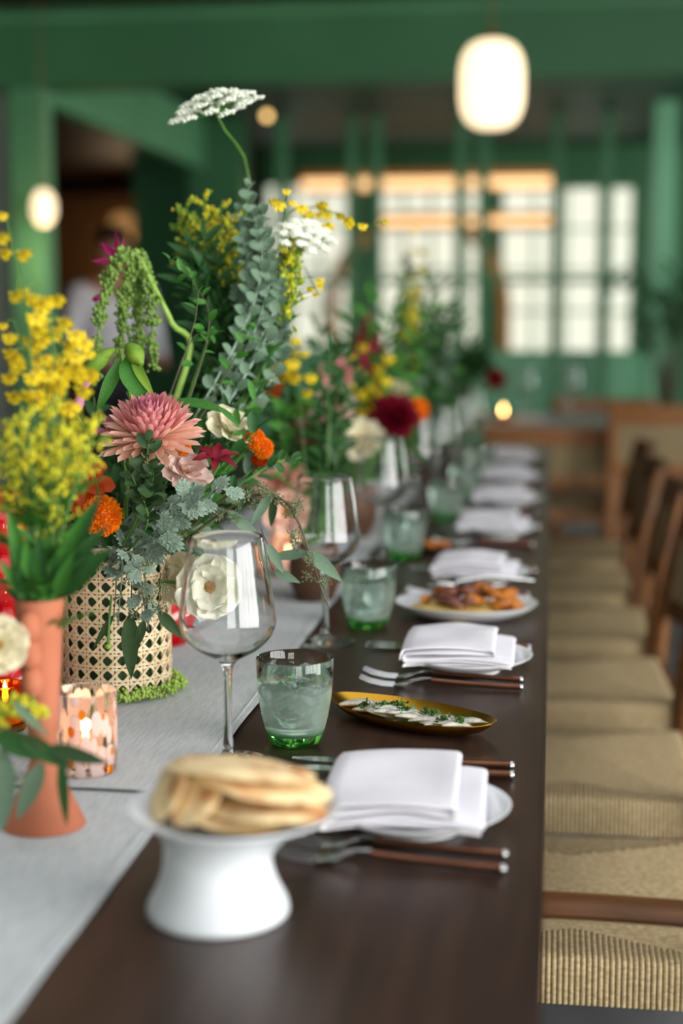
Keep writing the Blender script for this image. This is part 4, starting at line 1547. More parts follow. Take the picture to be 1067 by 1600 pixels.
VME = strip([(0, BH * k / 20, 0.0005 * math.cos(k * PI)) for k in range(21)], 0.0022).mesh('cane_strand', 'cane')
DM = {}
for s in (-1, 1):
    DM[s] = strip([(s * dq * rows * k / 40, BH * k / 40, 0.0012 + 0.0005 * s) for k in range(41)], 0.0025).mesh('cane_strand', 'cane')
HME = strip([(2 * PI * k / 72, 0, 0.0010 + 0.0004 * math.cos(k * PI)) for k in range(73)], 0.0022).mesh('cane_strand', 'cane')
for k in range(NC):
    for s in (-1, 1):
        put('cane_strand', VME, t, Rz(dq * k + s * 0.0019 / BR), world=False)
        put('cane_strand', DM[s], t, Rz(dq * (k + 0.5)), world=False)
for j in range(rows + 1):
    for s in (-1, 1):
        z = min(max(dz * j + s * 0.0019, 0.0014), BH - 0.0014)
        put('cane_strand', HME, t, T(0, 0, z), world=False)
for z in (0.001, BH):
    put('rim_hoop', MB().tube([((BR + 0.001) * math.cos(2 * PI * k / 60), (BR + 0.001) * math.sin(2 * PI * k / 60), z) for k in range(61)], 0.0026, 8, caps=False).mesh('rim_hoop', 'cane'), t, world=False)

# moss pad under the basket
b = MB()
for k in range(1900):
    q = RND.uniform(0, 2 * PI)
    r = RND.uniform(BR - 0.022, BR + 0.013) * (1 + 0.02 * math.sin(3 * q))
    h = 0.0 if r < BR - 0.004 else RND.uniform(0, 1) * 0.016 * max(0, 1 - ((r - BR - 0.003) / 0.012) ** 2)
    if r < BR - 0.002:
        h = RND.uniform(0, 0.003)
    b.ball((BC.x + r * math.cos(q) + vd.y * 0.006, BC.y + r * math.sin(q), ZR + 0.0036 + h * 0.9), RND.uniform(0.0022, 0.0036), 0)
tag(put('moss_ring', b.mesh('moss_ring', 'moss')), 'bumpy lime green moss ring around the foot of the cane basket', 'moss', kind='stuff')


# red glazed vases
def bubble_vase(loc, label, bumps, r1, r0, h):
    pr = [(0, 0), (r1 * 0.8, 0.0), (r1 * 0.86, 0.004)]
    n = bumps * 8
    for i in range(n + 1):
        a = i / n
        pr.append((r0 + (r1 - r0) * abs(math.sin(PI * bumps * a + 0.35)) ** 0.8, 0.005 + (h - 0.006) * a))
    pr += [(pr[-1][0] - 0.002, h), (pr[-1][0] - 0.004, h - 0.01), (0, h - 0.02)]
    tag(put('bud_vase', MB().lathe(pr, 40).mesh('bud_vase', 'red_glaze'), None, T(loc)), label, 'vase')


rv_ = G(8, 1120)
bubble_vase((rv_.x - 0.002, rv_.y + 0.02, ZR + 0.0012), 'tall glossy red bubble vase behind the terracotta vase', 4, 0.030, 0.014, 0.245)
rv_ = G(258, 1012)
bubble_vase((rv_.x, rv_.y, ZR + 0.0012), 'small round glossy red vase behind the cane basket', 1, 0.037, 0.012, 0.085)
fv = Vector((P(-75, 1300, 1.20).x, 1.22, TABLE_Z + 0.0024))
tag(put('bud_vase', MB().lathe([(0, 0), (0.026, 0), (0.034, 0.015), (0.036, 0.04), (0.024, 0.075), (0.014, 0.092), (0.018, 0.105), (0.016, 0.105), (0.012, 0.092), (0, 0.085)], 36).mesh('bud_vase', 'white_ceramic'), None, T(fv)),
    'small white bud vase holding the hanging eucalyptus', 'vase')


# ------------------------------------------------------------------ plant builders
def prof_w(kind, t):
    if kind == 'lance':
        return max(0.0, math.sin(PI * t ** 0.75)) ** 0.85
    if kind == 'oval':
        return max(0.0, math.sin(PI * t)) ** 0.55
    if kind == 'round':
        return max(0.0, 1 - (2 * t - 1) ** 2) ** 0.5
    if kind == 'strap':
        return min(1, 0.45 + t) * (1 - t ** 7) ** 0.5
    if kind == 'petal':
        return (0.22 + 0.78 * math.sin(PI * 0.5 * min(1, t * 1.25))) * (1 - t ** 6) ** 0.5
    return 1


_LC = {}


def leafm(kind, mname, W=0.3, fold=0.12, curl=0.15, wave=0.0, n=8, cols=4):
    """unit-length leaf or petal, base at origin, tip towards +Y, face towards +Z"""
    key = (kind, mname, W, fold, curl, wave)
    if key in _LC:
        return _LC[key]
    vs, fs = [], []
    for i in range(n + 1):
        t = i / n
        w = W / 2 * prof_w(kind, t)
        w = max(w, 0.012 * W)
        for k in range(cols + 1):
            u = 2 * k / cols - 1
            z = fold * abs(u) ** 1.5 * w * 2 + curl * t * t * (1 if curl > 0 else 1) + wave * w * math.sin(t * 9 + u * 2.4) * abs(u)
            vs.append((u * w, t * (1 - 0.18 * abs(curl) * t), z))
    for i in range(n):
        for k in range(cols):
            a = i * (cols + 1) + k
            fs.append((a, a + 1, a + cols + 2, a + cols + 1))
    _LC[key] = MB().add(vs, fs).mesh(mname, mname)
    return _LC[key]


def lobed_leaf(mname):
    """dusty miller leaf: blade cut in rounded lobes"""
    key = ('lobed', mname)
    if key in _LC:
        return _LC[key]
    b = MB()

    def blade(o, ang, L, W, lift):
        c, s = math.cos(ang), math.sin(ang)
        n = 5
        vs, fs = [], []
        for i in range(n + 1):
            t = i / n
            w = W / 2 * (0.4 + 0.6 * math.sin(PI * 0.5 * min(1, t * 1.5))) * (1 - t ** 4) ** 0.5 + 0.006
            for u in (-1, 0, 1):
                x, y = u * w, t * L
                vs.append((o[0] + x * c - y * s, o[1] + x * s + y * c, lift * t * t + 0.05 * abs(u) * w * 6 + 0.01 * t))
        for i in range(n):
            for k in range(2):
                a = i * 3 + k
                fs.append((a, a + 1, a + 4, a + 3))
        b.add(vs, fs)
    blade((0, 0), 0, 1.0, 0.20, -0.12)
    blade((0, 0.66), 0.45, 0.3, 0.16, -0.05)
    blade((0, 0.66), -0.45, 0.3, 0.16, -0.05)
    for y, L in ((0.20, 0.34), (0.38, 0.44), (0.54, 0.38)):
        for s in (-1, 1):
            blade((0, y), s * 0.85, L, 0.145, -0.04)
            blade((-s * L * 0.42 * math.sin(0.85), y + L * 0.42 * math.cos(0.85)), s * 1.4, L * 0.42, 0.10, 0.0)
            blade((-s * L * 0.42 * math.sin(0.85), y + L * 0.42 * math.cos(0.85)), s * 0.2, L * 0.42, 0.10, 0.0)
    _LC[key] = b.mesh('lobed_leaf', mname)
    return _LC[key]


def leaf(parent, me, pos, d, L, up=(0, 0, 1), name='leaf', sx=None):
    o = put(name, me, parent, frame(pos, d, up, L, sx))
    return o


def stem(parent, pts, r0, r1, mname='stem_green', name='stem', n=6):
    pts = spline(pts, 5)
    k = len(pts) - 1
    return put(name, MB().tube(pts, [r0 + (r1 - r0) * i / k for i in range(k + 1)], n).mesh('stem', mname), parent), pts


def basis(nv):
    nv = Vector(nv).normalized()
    a = nv.orthogonal().normalized()
    return nv, a, nv.cross(a)


def plant(name, label, cat, base, group=None):
    return thing(name, label, cat, tuple(base), 0, group)


GA = PI * (3 - math.sqrt(5))


def stem_to(t, base, head, nv, r=0.0022, m='stem_green'):
    base, head, nv = Vector(base), Vector(head), Vector(nv).normalized()
    mid = base.lerp(head, 0.55) - nv * (head - base).length * 0.12
    mid2 = head - nv * 0.02
    return stem(t, [base, mid, mid2, head], r * 1.2, r, m)


def mum(head, nv, R, base, label, mats=('petal_rose', 'petal_pink', 'petal_peach'), N=150, name='chrysanthemum', group=None, W=0.26, spread=1.75, flat=0.72):
    t = plant(name, label, 'flower', base, group)
    stem_to(t, base, Vector(head) - Vector(nv).normalized() * R * 0.3, nv, 0.0028)
    nv, a, b = basis(nv)
    head = Vector(head)
    put('calyx', MB().ball(head - nv * R * 0.28, R * 0.26, 1, (1, 1, 0.8)).mesh('calyx', 'stem_green'), t)
    for i in range(N):
        f = (i + 0.5) / N
        pol = 0.10 + spread * f ** 0.72
        q = i * GA
        out = a * math.cos(q) + b * math.sin(q)
        d = nv * math.cos(pol) + out * math.sin(pol)
        L = R * (0.50 + 0.52 * f ** 0.8) * RND.uniform(0.92, 1.06)
        p = head - nv * R * 0.28 + nv * R * flat * (1 - f) * 0.45 + out * R * 0.12 * f
        mi = min(2, int(f * 3 + RND.uniform(-0.25, 0.25)))
        me = leafm('strap', mats[max(mi, 0)], W, 0.35, 0.42 if f < 0.7 else 0.16)
        dd = (d + rv(0.06)).normalized()
        leaf(t, me, p, dd, L, nv * math.sin(pol) - out * math.cos(pol) + nv * 0.02, 'petal')
    return t


def marigold(head, nv, R, base, label, mname='petal_orange', group=None):
    t = plant('marigold', label, 'flower', base, group)
    nv, a, b = basis(nv)
    head = Vector(head)
    stem_to(t, base, head - nv * R * 0.5, nv, 0.002)
    put('calyx', MB().lathe([(0, 0), (R * 0.18, 0.0), (R * 0.34, R * 0.3), (R * 0.3, R * 0.45), (0, R * 0.45)], 14).mesh('calyx', 'stem_green'), t, frame(head - nv * R * 0.95, a, nv))
    m = MB()
    N = 170
    for i in range(N):
        z = 1 - 1.55 * (i + 0.5) / N
        r = math.sqrt(max(0, 1 - z * z))
        q = i * GA
        d = nv * z + (a * math.cos(q) + b * math.sin(q)) * r
        s1 = d.orthogonal().normalized()
        s1 = (Quaternion(d, RND.uniform(0, 6.28)) @ s1)
        s2 = d.cross(s1)
        p = head + Vector((d.x, d.y, d.z)) * R * 0.55 + nv * (-0.12 * R)
        w = R * 0.22
        top = []
        for k in range(5):
            u = k / 4 - 0.5
            top.append(p + d * R * (0.36 + 0.10 * math.sin(k * 2.6 + i)) + s1 * w * u * 2 + s2 * w * 0.45 * math.sin(k * 2.2 + i))
        m.add([p - s1 * w * 0.3, p + s1 * w * 0.3] + top, [(0, 1, 4), (0, 4, 3), (0, 3, 2), (1, 5, 4), (1, 6, 5)])
    m.ball(head - nv * R * 0.1, R * 0.74, 2)
    o = put('bloom', m.mesh('bloom', mname), t)
    o['kind'] = 'stuff'
    return t


def open_flower(head, nv, R, base, label, mname, rings=((6, 1.0, 0.9), (5, 0.7, 0.5)), W=0.95, name='ranunculus', center='stamen', group=None, stemcol='stem_green', wave=0.35, kind='petal', curl=0.22):
    t = plant(name, label, 'flower', base, group)
    nv, a, b = basis(nv)
    head = Vector(head)
    stem_to(t, base, head, nv, 0.0018, stemcol)
    off = RND.uniform(0, 6)
    for (n, s, pol) in rings:
        off += 0.4
        for k in range(n):
            q = off + 2 * PI * k / n
            out = a * math.cos(q) + b * math.sin(q)
            pp_ = pol * PI / 2 + RND.uniform(-0.1, 0.1)
            d = nv * math.cos(pp_) + out * math.sin(pp_)
            me = leafm(kind, mname, W, 0.20, curl, wave)
            leaf(t, me, head + nv * R * 0.03 * (1 - s), d, R * s * RND.uniform(0.93, 1.05), nv * math.sin(pp_) - out * math.cos(pp_), 'petal')
    if center:
        m = MB()
        for i in range(46):
            f = i / 46
            q = i * GA
            r = R * 0.17 * math.sqrt(f)
            m.ball(head + nv * R * (0.20 - 0.08 * f) + (a * math.cos(q) + b * math.sin(q)) * r, R * 0.028, 0)
        m.ball(head + nv * R * 0.06, R * 0.14, 1)
        put('flower_centre', m.mesh('flower_centre', center), t)
    return t


def goldenrod(base, tip, label, length=0.10, dens=1.0, mats=('goldenrod', 'goldenrod_green'), leaves=8, group=None, width=0.035, leafmat='leaf_green', fl=0.0021, mid=None):
    """stem with plume branches of tiny florets"""
    t = plant('goldenrod', label, 'flower', base, group)
    base, tip = Vector(base), Vector(tip)
    mid = mid or base.lerp(tip, 0.5) + Vector((RND.uniform(-0.01, 0.01), RND.uniform(-0.01, 0.01), 0))
    _, pts = stem(t, [base, mid, tip], 0.0022, 0.0009)
    ax = (tip - mid).normalized()
    _, a, b = basis(ax)
    nb_ = max(6, int(11 * dens))
    for k in range(nb_):
        f = (k + 0.5) / nb_
        p0 = tip - ax * length * (1 - f)
        q = k * GA + RND.uniform(-0.4, 0.4)
        out = a * math.cos(q) + b * math.sin(q)
        L = width * (1.15 - 0.75 * f)
        d = (out + ax * 0.9).normalized()
        e = p0 + d * L + Vector((0, 0, -0.1 * L))
        m = MB()
        m.tube(bez(p0, p0 + ax * L * 0.4 + out * L * 0.3, e, 3), 0.0005, 4, 1)
        for j in range(int(20 * dens)):
            u = RND.uniform(0.15, 1.05)
            c = p0.lerp(e, u) + rv(RND.uniform(0.2, 1) * 0.0065) + Vector((0, 0, 0.002))
            m.ball(c, fl * RND.uniform(0.7, 1.25), 0, (1, 1, 1.3), 0 if RND.random() < 0.8 else 1, 0.2)
        o = put('plume', m.mesh('plume', list(mats), False), t)
        o['kind'] = 'stuff'
    for k in range(leaves):
        f = 0.08 + 0.72 * k / max(1, leaves)
        p = pts[min(len(pts) - 1, int(f * (len(pts) - 1)))]
        q = k * 2.4 + RND.uniform(-0.3, 0.3)
        d = Vector((math.cos(q), math.sin(q), 0.9))
        leaf(t, leafm('lance', leafmat, 0.20, 0.2, -0.25), p, d, RND.uniform(0.03, 0.055))
    return t


def orchid(base, tip, label, blooms=12, span=0.16, size=0.013, group=None, mid=None, droop=0.0, arms=True):
    """oncidium spray: thin stem with frilled yellow lips"""
    t = plant('orchid_spray', label, 'flower', base, group)
    base, tip = Vector(base), Vector(tip)
    mid = Vector(mid) if mid is not None else base.lerp(tip, 0.55) + Vector((RND.uniform(-0.01, 0.01), 0, 0.01))
    _, pts = stem(t, [base, mid, tip], 0.0011, 0.0007, 'stem_green')
    for k in range(blooms):
        f = k / max(1, blooms - 1)
        i = int((1 - (1 - f) * min(1, span / max(0.01, (tip - base).length))) * (len(pts) - 1))
        p = pts[i]
        q = k * 2.1 + RND.uniform(-0.5, 0.5)
        out = Vector((math.cos(q), math.sin(q) * 0.6 - 0.35, RND.uniform(-0.5, 0.35))).normalized()
        e = p + out * RND.uniform(0.010, 0.026) * (1.15 - 0.5 * f)
        face = (Vector((RND.uniform(-0.5, 0.5), -1, RND.uniform(-0.2, 0.5)))).normalized()
        m = MB()
        m.tube([p, p.lerp(e, 0.5) + Vector((0, 0, 0.002)), e], 0.0005, 4, 2)
        nv, a, b = basis(face)
        dn = (Vector((0, 0, -1)) - face * face.dot(Vector((0, 0, -1)))).normalized()
        sd = face.cross(dn)
        s = size * RND.uniform(0.75, 1.2) * (1.0 - 0.35 * f)
        vs = [e + face * s * 0.1]
        for j in range(13):
            u = -1 + 2 * j / 12
            ang_ = u * 2.0
            vs.append(e + (dn * math.cos(ang_) + sd * math.sin(ang_)) * s * (1.0 - 0.22 * abs(math.sin(j * 1.9))) + face * s * (0.22 * math.sin(j * 2.3)))
        m.add(vs, [(0, 1 + j, 2 + j) for j in range(12)], 0)
        for j in range(5):
            ang_ = PI + (j - 2) * 0.75
            d = dn * math.cos(ang_) + sd * math.sin(ang_)
            x = d.cross(face) * s * 0.14
            m.add([e, e + d * s * 0.3 + x, e + d * s * 0.62, e + d * s * 0.3 - x], [(0, 1, 2, 3)], 1)
        m.ball(e + face * s * 0.2, s * 0.16, 0, m=3)
        put('bloom', m.mesh('bloom', ['petal_yellow', 'petal_gold', 'stem_lime', 'brown_speck'], True), t)
    return t


def leafy(base, tip, label, n=14, L=0.04, W=0.34, kind='lance', mname='leaf_green', name='foliage_sprig', mid=None, pair=False, curl=-0.2, r=0.0014, smat='stem_green', start=0.2, cat='foliage', group=None, spread=0.9, taper=0.45, fold=0.15):
    t = plant(name, label, cat, base, group)
    base, tip = Vector(base), Vector(tip)
    mid = Vector(mid) if mid is not None else base.lerp(tip, 0.5) + rv(0.012)
    _, pts = stem(t, [base, mid, tip], r * 1.2, r * 0.5, smat)
    K = len(pts) - 1
    for k in range(n):
        f = start + (1 - start) * (k + 0.5) / n
        x = f * K
        i = min(K - 1, int(x))
        p = pts[i].lerp(pts[i + 1], x - i)
        ax = (pts[i + 1] - pts[i]).normalized()
        _, a, b = basis(ax)
        q = (k * GA) if not pair else (k // 1) * PI / 2
        for s in ((1,) if not pair else (1, -1)):
            out = (a * math.cos(q) + b * math.sin(q)) * s
            d = (out * spread + ax * (0.75) + rv(0.15)).normalized()
            me = leafm(kind, mname, W, fold, curl)
            leaf(t, me, p, d, L * (1 - taper * f) * RND.uniform(0.85, 1.15), ax * 0.45 + Vector((0.1, -0.8, 0.4)) + rv(0.5))
    leaf(t, leafm(kind, mname, W, fold, curl), pts[-1], (pts[-1] - pts[-2]), L * 0.6)
    return t


def dusty(base, tip, label, n=9, L=0.05, mid=None, group=None, mname='leaf_silver'):
    t = plant('dusty_miller', label, 'foliage', base, group)
    base, tip = Vector(base), Vector(tip)
    mid = Vector(mid) if mid is not None else base.lerp(tip, 0.5)
    _, pts = stem(t, [base, mid, tip], 0.0018, 0.0011, 'leaf_silver')
    K = len(pts) - 1
    for k in range(n):
        f = 0.35 + 0.65 * (k + 0.5) / n
        x = f * K
        i = min(K - 1, int(x))
        p = pts[i].lerp(pts[i + 1], x - i)
        ax = (pts[i + 1] - pts[i]).normalized()
        _, a, b = basis(ax)
        q = k * GA
        d = ((a * math.cos(q) + b * math.sin(q)) * 0.9 + ax * 0.6 + Vector((0.1, -0.35, -0.1))).normalized()
        leaf(t, lobed_leaf(mname), p, d, L * RND.uniform(0.7, 1.1), Vector((0.1, -1.0, 0.6)) + rv(0.4))
    return t


def seeded(base, tip, label, mid=None, nl=6, L=0.05, clusters=9, group=None, lm='leaf_olive', seeds=26):
    t = plant('seeded_eucalyptus', label, 'foliage', base, group)
    base, tip = Vector(base), Vector(tip)
    mid = Vector(mid) if mid is not None else base.lerp(tip, 0.5)
    _, pts = stem(t, [base, mid, tip], 0.0024, 0.001, 'stem_brown')
    K = len(pts) - 1
    for k in range(clusters):
        f = 0.25 + 0.75 * (k + 0.5) / clusters
        p = pts[int(f * K)]
        o_ = Vector((RND.uniform(-1, 1), RND.uniform(-1, 0.4), RND.uniform(-1.2, 0.5))).normalized()
        c = p + o_ * RND.uniform(0.010, 0.022)
        m = MB()
        m.tube([p, c], 0.0006, 4)
        for j in range(seeds):
            e = c + rv(RND.uniform(0.2, 1) * 0.010)
            m.ball(e, RND.uniform(0.0009, 0.0016), 0)
            if j % 3 == 0:
                m.tube([c, e], 0.0003, 3)
        o = put('seed_cluster', m.mesh('seed_cluster', 'seed'), t)
        o['kind'] = 'stuff'
    for k in range(nl):
        f = 0.2 + 0.75 * (k + 0.5) / nl
        p = pts[int(f * K)]
        d = Vector((RND.uniform(-0.7, 0.9), RND.uniform(-0.8, 0.3), RND.uniform(-1.0, 0.1)))
        leaf(t, leafm('lance', lm, 0.24, 0.1, -0.15), p, d, L * RND.uniform(0.8, 1.2), (0.2, -1, 0.4))
    return t


def amaranth(base, crown, label, drops, mname='amaranth', group=None, r=0.010, via=()):
    t = plant('hanging_amaranth', label, 'flower', base, group)
    base, crown = Vector(base), Vector(crown)
    stem(t, [base, *via, crown], 0.0046, 0.0034, 'stem_lime', n=10)
    leaf(t, leafm('lance', 'leaf_lime', 0.14, 0.2, -0.2), P(222, 440, 1.85), P(280, 480, 1.84) - P(222, 440, 1.85), 0.05)
    for e in drops:
        e = [Vector(q) for q in e]
        pts = spline([crown] + e, 8)
        m = MB()
        m.tube(pts, 0.0012, 5)
        for i, p in enumerate(pts[2:]):
            f = i / len(pts)
            if i % 6 == 5:
                continue
            rr = r * (0.75 + 0.4 * abs(math.sin(i * 0.9))) * (1 - 0.3 * f)
            for j in range(16):
                m.ball(p + rv(rr * RND.uniform(0.3, 0.9)), rr * RND.uniform(0.20, 0.36), 0)
        o = put('tassel', m.mesh('tassel', mname), t)
        o['kind'] = 'stuff'
    return t


def umbel(base, head, nv, R, label, mid, group=None):
    t = plant('queen_annes_lace', label, 'flower', base, group)
    nv, a, b = basis(nv)
    base, head = Vector(base), Vector(head)
    hub = head - nv * R * 0.45
    stem(t, [base, mid, hub], 0.0024, 0.0018, 'stem_green')
    n = 30
    for i in range(n):
        f = (i + 0.5) / n
        q = i * GA
        out = a * math.cos(q) + b * math.sin(q)
        c = head + out * R * math.sqrt(f) * 0.92 - nv * R * (0.42 * f + RND.uniform(-0.06, 0.06))
        m = MB()
        m.tube(bez(hub, hub.lerp(c, 0.5) + nv * R * -0.06, c, 3), 0.0005, 4, 1)
        for j in range(26):
            q2 = j * GA
            r2 = R * 0.17 * math.sqrt(j / 26)
            m.ball(c + (a * math.cos(q2) + b * math.sin(q2)) * r2 + nv * (RND.uniform(-0.001, 0.002) - r2 * 0.3), 0.0024, 0, (1.2, 1.2, 0.9))
        o = put('umbellet', m.mesh('umbellet', ['umbel_white', 'stem_green']), t)
        o['kind'] = 'stuff'
    return t


def spire(base, tip, label, mname, n=26, size=0.011, group=None, frac=0.6, name='snapdragon'):
    t = plant(name, label, 'flower', base, group)
    base, tip = Vector(base), Vector(tip)
    _, pts = stem(t, [base, base.lerp(tip, 0.5) + rv(0.006), tip], 0.002, 0.001, 'stem_lime')
    m = MB()
    K = len(pts) - 1
    for k in range(n):
        f = 1 - frac * (1 - (k + 0.5) / n)
        p = pts[int(f * K)].lerp(pts[min(K, int(f * K) + 1)], f * K - int(f * K))
        q = k * GA
        s = size * (1.25 - 0.8 * (k / n))
        d = Vector((math.cos(q), math.sin(q), 0.3)).normalized()
        m.ball(p + d * s * 0.8, s, 1, (1, 1, 0.8), jit=0.25)
    put('bloom_spike', m.mesh('bloom_spike', mname), t)
    return t


ORD = ['tallest', 'second tallest', 'third tallest', 'fourth tallest', 'fifth tallest', 'sixth tallest', 'seventh tallest', 'eighth tallest', 'ninth tallest', 'tenth tallest', 'eleventh tallest', 'twelfth tallest', 'shortest']


def rank(objs, text):
    """label look-alikes by how high their tips reach"""
    objs = sorted(objs, key=lambda q: -q[1])
    for k, (o, z) in enumerate(objs):
        o['label'] = ('shortest' if k == len(objs) - 1 else ORD[k]) + ' ' + text


# ------------------------------------------------------------------ arrangement in the cane basket
BT = BC + Vector((0, 0, BH - 0.03))


def inb(s=0.6):
    q = RND.uniform(0, 6.28)
    r = BR * s * math.sqrt(RND.random())
    return BT + Vector((r * math.cos(q), r * math.sin(q), -0.02))


fg = 'flowers in the cane basket'
mum(P(236, 668, 1.62), (0.05, -0.38, 0.92), 0.056, inb(), 'large dusty pink chrysanthemum above the cane basket', N=230, W=0.21, spread=1.68)
marigold(P(158, 805, 1.60), (-0.1, -0.9, 0.3), 0.0240, inb(), 'round bright orange marigold in front of the cane basket')
open_flower(P(130, 758, 1.68), (0.1, -0.8, 0.5), 0.040, inb(), 'deep orange broad-petalled zinnia behind the round marigold', 'petal_scarlet', ((7, 1.0, 1.05), (6, 0.75, 0.8)), 0.62, 'zinnia', 'brown_speck', wave=0.15, curl=-0.1)
open_flower(P(288, 738, 1.66), (0.35, -0.55, 0.75), 0.034, inb(), 'blush white ranunculus tucked under the pink chrysanthemum', 'petal_blush', ((8, 1.0, 1.05), (7, 0.82, 0.75), (5, 0.55, 0.4)), 0.8)
open_flower(P(327, 917, 1.66), (0.12, -0.98, 0.12), 0.043, BT + Vector((0.03, -0.02, -0.01)), 'open cream white ranunculus seen through the front wine glass', 'petal_white', ((6, 1.0, 1.0), (5, 0.78, 0.72)), 1.05)
open_flower(P(292, 905, 1.70), (-0.3, -0.9, 0.1), 0.036, BT + Vector((0.025, -0.0, -0.01)), 'cream white ranunculus half hidden behind the open one', 'petal_cream', ((6, 1.0, 0.95), (5, 0.7, 0.6)), 1.0)
open_flower(P(356, 674, 1.76), (0.5, -0.4, 0.75), 0.036, inb(), 'creamy white bloom behind the pink chrysanthemum', 'petal_cream', ((7, 1.0, 0.95), (6, 0.75, 0.6)), 0.8)
open_flower(P(338, 716, 1.66), (0.2, -0.5, 0.8), 0.030, inb(), 'burgundy lily with curled petals beside the creamy bloom', 'petal_burgundy', ((6, 1.0, 0.75),), 0.42, 'lily', None, kind='lance', curl=-0.35)
marigold(P(398, 686, 1.76), (0.5, -0.7, 0.5), 0.0145, inb(), 'small orange marigold above the eucalyptus tip')
marigold(P(412, 700, 1.77), (0.8, -0.5, 0.1), 0.014, inb(), 'small orange marigold facing away beside its twin')
marigold(P(406, 718, 1.78), (0.5, -0.6, -0.4), 0.011, inb(), 'small rusty marigold hanging below its twins', 'petal_scarlet')
marigold(P(286, 700, 1.66), (0.2, -0.6, -0.3), 0.010, inb(), 'tiny orange marigold under the pink petals')
# rosy petals around the chrysanthemum
open_flower(P(178, 672, 1.64), (-0.4, -0.3, 0.85), 0.034, inb(), 'magenta pink lily petals left of the chrysanthemum', 'petal_rose', ((5, 1.0, 0.85),), 0.45, 'lily', None, kind='lance', curl=0.1)
# silver foliage
dusty(inb(0.4), P(300, 770, 1.60), 'silvery dusty miller sprig right of the marigold', 18, 0.036, BT + Vector((0.02, -0.05, 0.03)))
dusty(inb(0.4), P(352, 760, 1.62), 'silvery dusty miller sprig reaching towards the wine glass', 16, 0.036, BT + Vector((0.06, -0.04, 0.05)))
dusty(inb(0.4), P(262, 830, 1.60), 'silvery dusty miller leaves spilling over the basket rim', 18, 0.038, BT + Vector((0.03, -0.06, 0.02)))
dusty(inb(0.4), P(240, 770, 1.63), 'silvery dusty miller leaves under the chrysanthemum', 9, 0.038, BT + Vector((0.01, -0.04, 0.04)))
dusty(BT + Vector((0.0, -0.05, 0.0)), P(228, 955, 1.60), 'grey green sprig hanging down the front of the basket', 11, 0.030, P(205, 865, 1.60))
leafy(BT + Vector((0.0, -0.05, 0.01)), P(185, 962, 1.61), 'narrow grey leaved sprig hanging over the basket front', 14, 0.022, 0.22, 'lance', 'leaf_blue', mid=P(190, 870, 1.60), cat='foliage', smat='leaf_silver')
seeded(BT + Vector((0.02, -0.05, 0.0)), P(232, 985, 1.60), 'seeded eucalyptus hanging down the front of the basket', P(222, 885, 1.60), 0, 0.05, 9, seeds=34)
for a, b_, w_, l in (((203, 958), (204, 1058), 0.26, 'long dark leaf'), ((178, 960), (146, 1012), 0.16, 'thin dark leaf'), ((226, 968), (213, 1012), 0.30, 'grey leaf'), ((247, 955), (284, 996), 0.34, 'short olive leaf')):
    t = plant('eucalyptus_leaf', l + ' hanging in front of the cane basket', 'leaf', P(a[0], a[1] - 30, 1.605))
    pa, pb = P(a[0], a[1], 1.60), P(b_[0], b_[1], 1.60)
    stem(t, [P(a[0] + 4, a[1] - 60, 1.62), P(a[0] + 2, a[1] - 25, 1.605), pa], 0.0008, 0.0006, 'stem_brown')
    leaf(t, leafm('lance', 'leaf_olive', w_, 0.1, -0.05), pa, pb - pa, (pb - pa).length * 1.05, (0.1, -1, 0.2))
t = plant('poppy_pod', 'small bright green seed pod hanging by the basket', 'seed pod', P(172, 930, 1.60))
stem(t, [P(174, 930, 1.61), P(171, 965, 1.60), P(169, 1005, 1.60)], 0.001, 0.002)
put('pod', MB().ball(P(169, 1010, 1.60), 0.005, 1, (1, 1, 0.8)).mesh('pod', 'stem_lime'), t)
# oval-leaved sprigs
for a, b_, l in (((218, 800), (232, 690), 'small oval leaved sprig in front of the chrysanthemum'), ((230, 820), (205, 740), 'small oval leaved sprig below the chrysanthemum'), ((230, 790), (240, 735), 'oval leaved sprig beside the blush ranunculus')):
    leafy(BT + Vector((0, -0.04, 0)), P(*b_, 1.57), l, 16, 0.026, 0.6, 'oval', 'leaf_olive', mid=P(*a, 1.60), start=0.5, curl=-0.1, taper=0.3)
# drooping seeded eucalyptus to the right
seeded(BT + Vector((0.04, 0, 0)), P(514, 950, 1.70), 'seeded eucalyptus branch arching out to the right of the wine glass', P(425, 770, 1.70), 3, 0.055, 15, lm='leaf_blue', seeds=30)
seeded(BT + Vector((0.04, 0, 0)), P(455, 800, 1.72), 'short seeded eucalyptus twig above the wine glass rim', P(380, 760, 1.70), 3, 0.04, 9, lm='leaf_olive')
for a, b_, l in (((428, 892), (464, 908), 'blue grey eucalyptus leaf beside the wine glass'), ((418, 850), (440, 890), 'small blue grey leaf above the longer one'), ((480, 860), (528, 902), 'thin blue grey leaf at the branch end')):
    t = plant('eucalyptus_leaf', l, 'leaf', P(a[0] - 8, a[1] - 20, 1.69))
    pa, pb = P(*a, 1.69), P(*b_, 1.68)
    stem(t, [P(a[0] - 10, a[1] - 24, 1.70), P(a[0] - 5, a[1] - 10, 1.695), pa], 0.0008, 0.0006, 'stem_brown')
    leaf(t, leafm('lance', 'leaf_blue', 0.30, 0.1, -0.05), pa, pb - pa, (pb - pa).length * 1.15, (0.1, -1, 0.5))
leafy(inb(), P(470, 715, 1.78), 'dark green parsley-like sprig beside the small marigolds', 14, 0.024, 0.5, 'oval', 'leaf_deep', mid=P(400, 740, 1.75))
